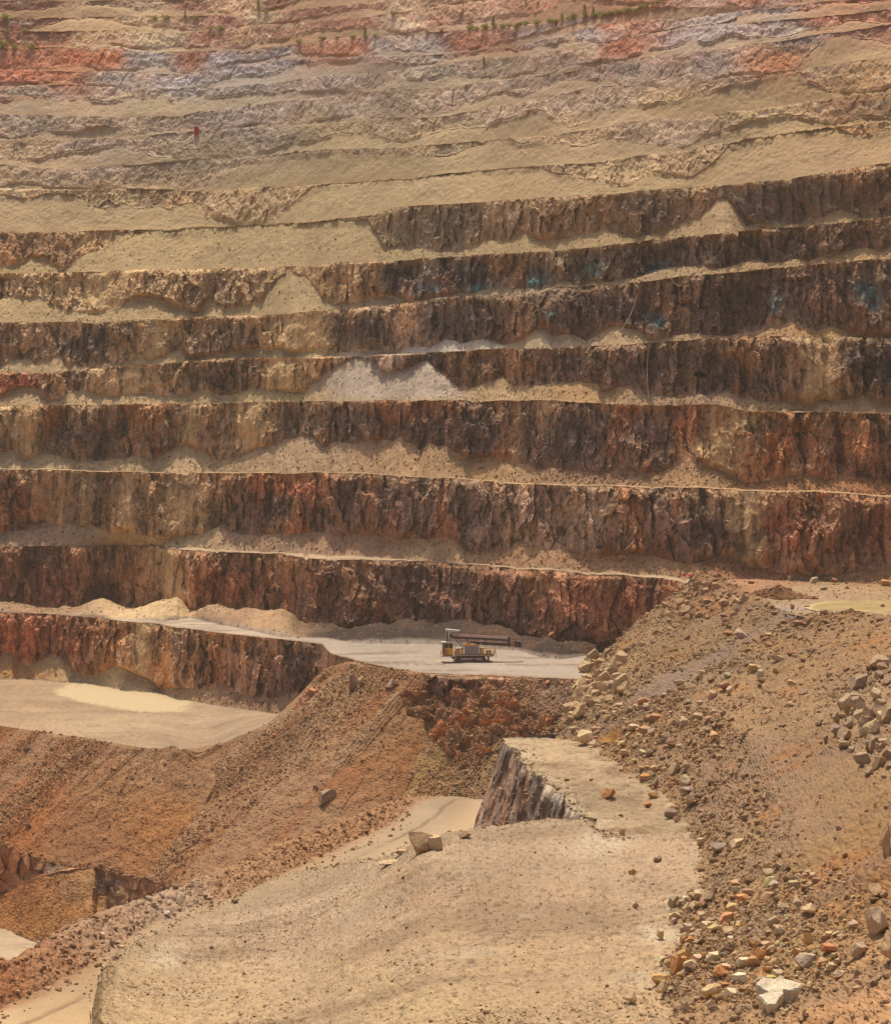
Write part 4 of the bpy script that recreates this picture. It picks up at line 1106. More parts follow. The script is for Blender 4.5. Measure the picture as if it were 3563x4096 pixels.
# ---- rubble hillside on the right
FOOT = [(1190, 1330, -49.6), (1160, 1390, -49.6), (1135, 1440, -49.6), (1108, 1482, -49.6), (1150, 1500, -49.6), (1210, 1540, -49.6), (1270, 1580, -49.6), (1330, 1630, -49.5), (1380, 1690, -49.4), (1390, 1740, -49.3), (1350, 1820, -49.1), (1330, 1900, -48.9), (1330, 1980, -48.6), (1340, 2080, -48.3), (1360, 2260, -47.8)]
MID = [(1290, 1246, -43), (1250, 1290, -44), (1225, 1335, -44.4), (1220, 1370, -44.8), (1260, 1390, -44.4), (1320, 1400, -43.2), (1390, 1415, -42.4), (1470, 1450, -41.8), (1540, 1520, -41.5), (1580, 1600, -41.2), (1610, 1690, -41.2), (1640, 1780, -41.4), (1660, 1900, -43.5), (1660, 2020, -45.5), (1680, 2230, -46.0)]
TOPR = [(1402, 1152, -32.2), (1425, 1166, -32.4), (1460, 1184, -32.7), (1495, 1200, -33.0), (1535, 1222, -33.45), (1580, 1234, -33.5), (1640, 1236, -33.1), (1720, 1234, -32.9), (1840, 1250, -31.5), (1960, 1320, -30), (2060, 1440, -30.0), (2130, 1560, -31), (2200, 1740, -33), (2230, 1920, -37), (2260, 2180, -41)]
def res_pair(pts, n):
    P = V3(pts)
    i = np.linspace(0, len(P) - 1, n)
    a = np.stack([np.interp(i, np.arange(len(P)), P[:, j]) for j in range(3)], -1)
    return sm(a, 45)
NH = 760
tr_ = res_pair(TOPR, NH)
far_w = sst(400, 450, tr_[:, 1])                     # beside the pond the slope dips under the ledge instead of rising
bey = tr_ + np.stack([150.0 * (1 - far_w) + 22.0 * far_w, 12.0 * (1 - far_w) - 4.0 * far_w, np.linspace(4, 40, NH)], -1)
bey[:, 2] = bey[:, 2] * (1 - far_w) - 39.0 * far_w
HILL = loft([res_pair(FOOT, NH) + np.array([0, 0, -0.9]), res_pair(MID, NH), tr_, bey], [230, 210, 70], NH, even=False)
px, py = proj(HILL)
px, py = px / PV, py / PV
p = comps(HILL)
N = normals(HILL)
sl = (p[0] * 0.5 + p[1] * 0.87, p[0] * 0.87 - p[1] * 0.5, p[2])      # along the contour, down the slope
lane = fbm(sl, 0.12, 0.025, 0.02, octv=4, seed=521)
trough = np.exp(-((py - np.interp(px, [1250, 1300, 1400, 1480, 1560, 1600], [1430, 1405, 1340, 1295, 1252, 1240])) / 17) ** 2) * sst(1240, 1300, px) * (1 - sst(1590, 1640, px))
f1, f21, idc = worley(p, 0.55, 0.5, 0.3, 523)
rock_m = sst(0.2, 0.7, fbm(p, 0.09, octv=4, seed=525) + 0.55 * np.exp(-(((px - 1215) / 60) ** 2 + ((py - 1370) / 60) ** 2)) + 0.6 * np.exp(-(((px - 1740) / 60) ** 2 + ((py - 1440) / 90) ** 2)) + 0.35 * np.exp(-(((px - 1400) / 110) ** 2 + ((py - 1440) / 70) ** 2)))
edgew = np.ones(HILL.shape[0])
edgew[:8] = np.linspace(0, 1, 8)
disp = (0.7 * lane + 0.4 * fbm(p, 0.4, octv=4, seed=527) + 0.35 * pebbles(p, 1.5, 529) + rock_m * (0.35 * (idc - 0.4) + 0.4 * pebbles(p, 0.8, 531)) - 0.9 * trough) * edgew[:, None]
disp = disp * np.clip((YH / PV * 0 + (520 - HILL[..., 1]) * 0 + 1), 0, 1)
HILL = (HILL + N * disp[..., None]).astype(F32)
fl = fbm(p, 1.1, octv=4, seed=533, gain=0.75)
C = idw([(1400, 1200, 140, 104, 76), (1300, 1270, 146, 122, 90), (1210, 1340, 160, 136, 100), (1350, 1300, 138, 110, 76), (1250, 1420, 142, 112, 80), (1330, 1400, 156, 128, 96), (1450, 1420, 160, 128, 96), (1450, 1280, 142, 116, 82), (1600, 1300, 152, 120, 80), (1720, 1290, 156, 120, 82), (1600, 1420, 150, 122, 90),
         (1700, 1360, 148, 122, 94), (1540, 1540, 140, 118, 100), (1650, 1500, 136, 108, 80), (1750, 1440, 158, 132, 102), (1450, 1600, 150, 122, 98), (1560, 1640, 146, 120, 96), (1680, 1600, 142, 116, 84), (1500, 1720, 154, 126, 92), (1640, 1700, 152, 120, 82), (1760, 1640, 152, 116, 70), (1500, 1850, 160, 130, 94), (1650, 1800, 158, 118, 76), (1780, 1760, 150, 104, 60), (1600, 1920, 168, 138, 100), (1750, 1950, 182, 144, 102), (1760, 2050, 196, 148, 108)], px + 25 * lane, py, ys=1.3)
C = C * np.clip(1 + 0.30 * fl + 0.3 * (idc - 0.5) * rock_m, 0.35, 1.8)[..., None]
C = mixc(C, np.broadcast_to(lin((128, 110, 100)), C.shape), sst(0.05, 0.5, lane) * 0.45)
C = mixc(C, np.broadcast_to(lin((134, 118, 110)), C.shape), np.clip(trough * 0.95, 0, 1))
C = mixc(C, np.broadcast_to(lin((166, 110, 62)), C.shape), sst(0.35, 0.8, fbm(p, 0.12, octv=4, seed=535)) * 0.6)
C = mixc(C, np.broadcast_to(lin((158, 126, 88)), C.shape), 0.3 * np.ones_like(fl))
grid_obj('rubble_slope', HILL, C * 0.84, M_SOIL, 'long tan slope of broken rock filling the right side', 'rubble slope')
HILLC = (px, py)
# ------------------------------------------------------------------ stones
rng = np.random.default_rng(7)
random.seed(7)


def ico(sub):
    bm = bmesh.new()
    bmesh.ops.create_icosphere(bm, subdivisions=sub, radius=1.0)
    bm.verts.ensure_lookup_table()
    V = np.array([v.co[:] for v in bm.verts])
    Fc = np.array([[v.index for v in f.verts] for f in bm.faces])
    bm.free()
    return V, Fc


def chisel(V, r, n=11, lo=0.42, hi=0.82, rough=0.05):
    V = V.copy()
    for _ in range(n):
        d = r.normal(size=3)
        d /= np.linalg.norm(d)
        t = r.uniform(lo, hi)
        e = np.clip(V @ d - t, 0, None)
        V -= e[:, None] * d[None]
    if rough:
        x, y, z = V.T
        o = r.uniform(0, 50)
        V += rough * np.stack([fbm((x + o, y, z), 2.4, octv=3, seed=3), fbm((x, y + o, z), 2.4, octv=3, seed=4), fbm((x, y, z + o), 2.4, octv=3, seed=5)], -1)
    m = np.abs(V).max(0)
    return V / m


IC0, IC1, IC4 = ico(1), ico(2), ico(4)
SMALL = [(chisel(IC0[0] * (1 + 0.25 * rng.normal(size=(len(IC0[0]), 1))), rng, 4, 0.5, 0.9, 0), IC0[1]) for _ in range(14)]
MED = [(chisel(IC1[0], rng, 9, 0.4, 0.8, 0.06), IC1[1]) for _ in range(14)]


def rot_rand(n):
    q = rng.normal(size=(n, 4))
    q /= np.linalg.norm(q, axis=1, keepdims=True)
    w, x, y, z = q.T
    return np.stack([np.stack([1 - 2 * (y * y + z * z), 2 * (x * y - z * w), 2 * (x * z + y * w)], -1),
                     np.stack([2 * (x * y + z * w), 1 - 2 * (x * x + z * z), 2 * (y * z - x * w)], -1),
                     np.stack([2 * (x * z - y * w), 2 * (y * z + x * w), 1 - 2 * (x * x + y * y)], -1)], 1)


def stones(pos, size, colr, label, name='rubble', med=0.9):
    """loose stones too many to count: one object"""
    n = len(pos)
    Vs, Fs, Cs, off = [], [], [], 0
    Rm = rot_rand(n)
    asp = rng.uniform(0.55, 1.05, (n, 3))
    sq = rng.random(n)
    Rz = rng.uniform(0, 6.28, n)
    for bank, msk in ((SMALL, size < med), (MED, size >= med)):
        idx = np.nonzero(msk)[0]
        if len(idx) == 0:
            continue
        which = rng.integers(0, len(bank), len(idx))
        for b in range(len(bank)):
            ii = idx[which == b]
            if len(ii) == 0:
                continue
            V, Fc = bank[b]
            X = V[None] * asp[ii][:, None]
            X = np.einsum('nij,nkj->nki', Rm[ii], X)
            X[..., 2] *= 0.8
            X = X * (size[ii] * 0.5)[:, None, None] + pos[ii][:, None]
            Vs.append(X.reshape(-1, 3))
            Fs.append((Fc[None] + (np.arange(len(ii)) * len(V))[:, None, None] + off).reshape(-1))
            Cs.append(np.repeat(colr[ii], len(V), 0))
            off += len(ii) * len(V)
    o = mesh_obj(name, np.concatenate(Vs), np.concatenate(Fs), np.concatenate(Cs), M_STONE, nside=3)
    tag(o, kind='stuff')
    if label:
        o['label'] = label
        o['category'] = 'rubble'
    return o


def pick(P, px, py, n, poly=None, weight=None):
    w = np.ones(P.shape[:2])
    w = w * ((px > -60) & (px < 1850) & (py > -60) & (py < 2110))
    if poly is not None:
        w = w * inpoly(px, py, poly)
    if weight is not None:
        w = w * weight
    w = w.ravel()
    cs = np.cumsum(w)
    k = np.searchsorted(cs, rng.random(n) * cs[-1])
    k = np.clip(k, 0, len(w) - 1)
    Q = P.reshape(-1, 3)[k].astype(float)
    Q[:, :2] += rng.normal(size=(n, 2)) * 0.12
    return Q, k


def palette(cols, n, var=0.14):
    c = np.array([0.58 * lin(x) + 0.42 * lin((164, 132, 96)) for x in cols]) * 0.93
    w = rng.integers(0, len(cols), n)
    return c[w] * np.clip(1 + var * rng.normal(size=(n, 1)), 0.5, 1.6)


def sizes(n, lo, hi, a=2.2):
    u = rng.random(n)
    return (lo ** -a + u * (hi ** -a - lo ** -a)) ** (-1 / a)


# debris fan
px, py = FANC
lane2 = fbm(ch, 0.12, 0.012, 1, octv=4, seed=601)
wgt_ = 0.06 + sst(0.05, 0.6, lane2) * 1.2 + 0.8 * crag
Q, k = pick(FAN, px, py, 22000, None, wgt_)
leftish = sst(60, 700, px.ravel()[k])[:, None]
c1 = palette([(164, 104, 58), (150, 92, 52), (172, 118, 72), (130, 80, 52), (180, 140, 96), (146, 104, 72)], len(Q), 0.2)
c2 = palette([(150, 110, 78), (160, 124, 90), (128, 90, 66), (168, 120, 84), (110, 78, 60)], len(Q), 0.2)
sz = sizes(len(Q), 0.24, 1.1, 2.4)
Q[:, 2] += sz * 0.1
stones(Q, sz, c1 * (1 - leftish) + c2 * leftish, 'loose brown stones strewn in lanes down the wide debris slope')
kc_ = np.nonzero((FPXC > -60) & (FPXC < 440))[0]
kc_ = rng.choice(kc_, 420)
Q = fb_[kc_] + np.stack([rng.normal(size=420) * 0.4, rng.normal(size=420) * 0.8 + 0.3, rng.normal(size=420) * 0.25 + 0.2], -1)
stones(Q, sizes(420, 0.3, 1.6, 1.8), palette([(120, 84, 60), (140, 98, 66), (104, 82, 70), (160, 124, 90)], 420, 0.16), 'broken rock along the top of the low rust rock step', med=0.7)
# lower debris cone
lpx, lpy = proj(LOW)
Q, k = pick(LOW, lpx / PV, lpy / PV, 3400)
sz = sizes(len(Q), 0.22, 1.0, 2.3)
stones(Q, sz, palette([(168, 116, 66), (154, 98, 56), (176, 132, 82), (136, 86, 54), (184, 150, 104)], len(Q), 0.18), 'loose orange stones on the debris cone at the lower left')
# berm of the ramp
rpx, rpy = proj(RAMP)
rpx, rpy = rpx / PV, rpy / PV
wv = np.zeros(RAMP.shape[0])
wv[64:112] = 1
wv[60:72] = 0.35
Q, k = pick(RAMP, rpx, rpy, 3300, None, wv[:, None] * np.ones(RAMP.shape[1]) * (rpx < 830))
sz = sizes(len(Q), 0.25, 1.25, 2.0)
gx = np.exp(-((rpx.ravel()[k] - 330) / 110) ** 2)[:, None]
cA = palette([(166, 118, 78), (150, 104, 72), (176, 140, 100), (134, 92, 66)], len(Q), 0.18)
cB = palette([(186, 168, 148), (166, 146, 126), (196, 176, 150), (140, 120, 104)], len(Q), 0.15)
Q[:, 2] += sz * 0.12
stones(Q, sz, cA * (1 - gx) + cB * gx, 'row of loose broken stone along the outer edge of the ramp')
# plateau gravel
ppx, ppy = proj(PLA)
ppx, ppy = ppx / PV, ppy / PV
wpl = (0.25 + rough * 1.6 + sst(0.0, 0.6, fbm(comps(PLA), 0.08, octv=3, seed=605)) * 0.5)
wpl[:3] = 0
Q, k = pick(PLA, ppx, ppy, 16000, None, wpl)
sz = sizes(len(Q), 0.11, 0.6, 2.5)
stones(Q, sz, palette([(176, 150, 112), (158, 128, 92), (190, 164, 124), (140, 108, 76)], len(Q), 0.16) * 0.85, 'scattered small stones over the dusty plateau', med=0.45)
k_ = rng.integers(0, 640, 900)
Q = lip[k_] + np.stack([rng.normal(size=900) * 0.7, rng.normal(size=900) * 0.9 - 0.3, 0 * k_ + 0.1], -1)
stones(Q, sizes(900, 0.15, 0.9, 2.1), palette([(180, 152, 112), (158, 128, 92), (196, 170, 130)], 900, 0.16) * 0.9, 'crumbled stones along the edge of the plateau', med=0.5)
# far plateau gravel
fpx, fpy = proj(FP)
Q, k = pick(FP, fpx / PV, fpy / PV, 1500)
sz = sizes(len(Q), 0.12, 0.6, 2.4)
stones(Q, sz, palette([(170, 146, 116), (150, 120, 92), (184, 160, 126)], len(Q), 0.16) * 0.85, 'small stones on the far corner of the plateau', med=0.45)
# crumbs along the slab's crusted rim
k_ = rng.integers(30, len(edj), 420)
Q = edj[k_] + np.stack([np.abs(rng.normal(size=420)) * 1.3 - 0.5, rng.normal(size=420) * 0.7, 0 * k_ + 0.1], -1)
stones(Q, sizes(420, 0.2, 0.9, 2.0), palette([(204, 186, 156), (180, 156, 120), (150, 116, 82)], 420), 'pale crumbled stones along the rim of the slab cliff', med=0.5)
# rubble hillside
px, py = HILLC
fine = sst(1480, 1620, px) * sst(1480, 1560, py) * (1 - sst(1700, 1760, py))
wh = 0.35 + 1.1 * rock_m + 0.5 * sst(0, 0.6, fbm(sl, 0.1, 0.03, 0.03, octv=3, seed=611)) - 0.3 * fine - 1.6 * trough
Q, k = pick(HILL, px, py, 30000, None, np.clip(wh, 0.03, 3))
near = 300.0 / Q[:, 1]
sz = sizes(len(Q), 0.22, 1.5, 2.2) / np.sqrt(near)
sz = sz * (1 - 0.45 * fine.ravel()[k])
Q[:, 2] += sz * 0.12
cA = palette([(162, 132, 98), (144, 112, 80), (176, 148, 112), (126, 94, 68), (150, 126, 106)], len(Q), 0.17)
cB = palette([(168, 112, 60), (180, 128, 72), (188, 160, 120), (150, 96, 56)], len(Q), 0.17)
mo = (sst(0.1, 0.7, fbm((Q[:, 0], Q[:, 1], Q[:, 2]), 0.14, octv=3, seed=613)) * 0.7)[:, None]
stones(Q, sz, cA * (1 - mo) + cB * mo, 'broken stone covering the long slope on the right')
LRR = [(1335, 1850), (1420, 1800), (1560, 1740), (1700, 1770), (1760, 1830), (1740, 1900), (1700, 1960), (1640, 2000), (1560, 2060), (1440, 2030), (1350, 2010), (1320, 1960), (1325, 1900)]
Q, k = pick(HILL, px, py, 3600, LRR)
sz = sizes(len(Q), 0.22, 1.3, 1.9) * 0.78
Q[:, 2] += sz * 0.2
LRC = [(196, 168, 126), (180, 150, 112), (206, 184, 146), (160, 132, 102), (190, 146, 92), (176, 118, 62), (170, 150, 130)]
stones(Q, sz, palette(LRC, len(Q), 0.13), 'dense tan and rusty rubble spread at the lower right', med=0.5)
PL2 = [(1240, 1990), (1330, 1960), (1420, 2040), (1400, 2100), (1080, 2100), (1110, 2020)]
Q, k = pick(PLA, ppx, ppy, 420, PL2)
sz = sizes(len(Q), 0.15, 0.75, 2.0)
stones(Q, sz, palette(LRC, len(Q), 0.13), 'thin scatter of tan stones on the plateau beside the lower right rubble', med=0.5)
# stones on the ledges' talus
Ql, cl_, sl_ = [], [], []
for kk, n in ((0, 2600), (1, 3200), (2, 4200), (3, 4200), (4, 2600), (5, 1800), (6, 1800), (7, 1600)):
    Lk, Rk, n1 = FACE_P[kk]
    T_ = Lk[n1:]
    tx_, ty_ = proj(T_)
    Q, k = pick(T_, tx_ / PV, ty_ / PV, n)
    Ql.append(Q)
    s_ = sizes(n, 0.28, 1.1 if kk < 4 else 0.8, 2.6)
    sl_.append(s_)
    cc_ = idw(TAL_C, tx_.ravel()[k], ty_.ravel()[k]) * np.clip(0.92 + 0.22 * rng.normal(size=(n, 1)), 0.4, 1.5)
    cl_.append(cc_)
stones(np.concatenate(Ql), np.concatenate(sl_), np.concatenate(cl_), 'loose stones on the rubble aprons of the pit wall ledges', med=0.8)

Lk, Rk, n1 = FACE_P[2]
T_ = Lk[:n1]
tx_, ty_ = proj(T_)
Q, k = pick(T_, tx_ / PV, ty_ / PV, 1500, [(1405, 1160), (1850, 1150), (1850, 1240), (1560, 1250), (1450, 1200)])
keep = ~((tx_.ravel()[k] > 3245) & (ty_.ravel()[k] > 2398))
stones(Q[keep], sizes(1500, 0.2, 1.1, 2.2)[keep], palette([(140, 104, 74), (160, 128, 94), (120, 84, 62), (172, 144, 108)], 1500, 0.16)[keep], 'broken stone strewn over the flat around the pond', med=0.6)

# ------------------------------------------------------------------ rubble heaps on the third ledge
def heap(px, py, w_m, h_m, dep_m, c, label):
    g = ground_at(px, py, ('bench_ledge', 'rubble_slope'), 9)
    n, m = 26, 90
    r = np.linspace(0, 1, n)[:, None] * np.ones((1, m))
    a = np.linspace(0, 2 * math.pi, m)[None] * np.ones((n, 1))
    wob = 1 + 0.22 * np.sin(a * 2 + px) + 0.12 * np.sin(a * 5 + py) + 0.08 * np.sin(a * 9)
    x = r * np.cos(a) * w_m / 2 * wob
    y = r * np.sin(a) * dep_m / 2 * wob
    q = (x + g[0], y + g[1], x * 0 + 1.0)
    z = h_m * np.clip(1 - r ** 1.7, 0, 1) * (1 + 0.7 * fbm(q, 0.25, octv=3, seed=701)) - 1.1 * sst(0.86, 1.0, r) + 0.25 * pebbles(q, 1.5, 703) * (1 - r)
    P = np.stack([x + g[0], y + g[1], z + g[2] - 0.15], -1)
    C = lin(c) * np.clip(1 + 0.3 * fbm(q, 1.0, octv=4, seed=705), 0.4, 1.7)[..., None] * 0.9
    o = mesh_obj('rubble_heap', P, quads(n, m), C, M_SOIL)
    tag(o, label, 'heap', None)
    REG.append(('rubble_heap', P.reshape(-1, 3), *[v.ravel() for v in proj(P)]))
    t_ = rng.integers(0, n * m, 700)
    Q = P.reshape(-1, 3)[t_]
    stones(Q, sizes(700, 0.25, 1.1, 2.2), palette([c, tuple(int(v * 0.75) for v in c), tuple(min(255, int(v * 1.15)) for v in c)], 700, 0.15), None)


# heap(2895, 2412, 17, 2.8, 10, (148, 120, 88), 'broad grey brown rubble heap at the top of the right hand slope')
heap(3100, 2385, 13, 2.0, 9, (140, 98, 68), 'dark red brown rubble heap behind the grey lane near the pond')

# ------------------------------------------------------------------ single rocks
BOULD = [chisel(IC4[0], np.random.default_rng(100 + i), 12, 0.38, 0.78, 0.035) for i in range(16)]
BME = [mesh_obj('rock', v, IC4[1], None, M_ROCK, nside=3, link=False) for v in BOULD]
SLABV = chisel(IC4[0], np.random.default_rng(300), 10, 0.5, 0.8, 0.04)


def rock(px, py, w, h, c, label, name='boulder', var=None, flat=1.0, tilt=0.0, group=None, names=None, sink=0.10, dz=0.0):
    """a rock whose foot is seen at (px, py), w by h photo pixels"""
    g = ground_at(px, py, names)
    d = g[1]
    Wm, Hm = w / FPX * d, h / FPX * d
    k = random.randrange(len(BME)) if var is None else var
    o = bpy.data.objects.new(name, BME[k])
    col.objects.link(o)
    dep = max(Wm, Hm) * random.uniform(0.38, 0.5) * flat
    o.scale = (Wm / 2 * 1.04, dep, Hm / 2 * 1.10)
    o.rotation_euler = (random.uniform(-.12, .12), tilt + random.uniform(-.1, .1), random.choice((0, math.pi)) + random.uniform(-.3, .3))
    o.location = (g[0], g[1] + dep * 0.55, g[2] + Hm / 2 * (1 - sink) + dz)
    cl = (0.68 * lin(c) + 0.32 * lin((178, 152, 120))) * 1.12
    o.color = (cl[0], cl[1], cl[2], 1)
    return tag(o, label, 'rock', group or 'single rocks standing out from the rubble')


def T5(x, y):
    return 2500 + x / 1.686, 3500 + y / 1.686


def T4(x, y):
    return 2200 + x / 1.3148, 2250 + y / 1.3148


def T8(x, y):
    return 1763 + x * 1.0045, 2996 + y * 1.0045


def T6(x, y):
    return x / 1.792, 3200 + y / 1.792


def TP(x, y):
    return 2700 + x / 2.0765, 2250 + y / 2.0765


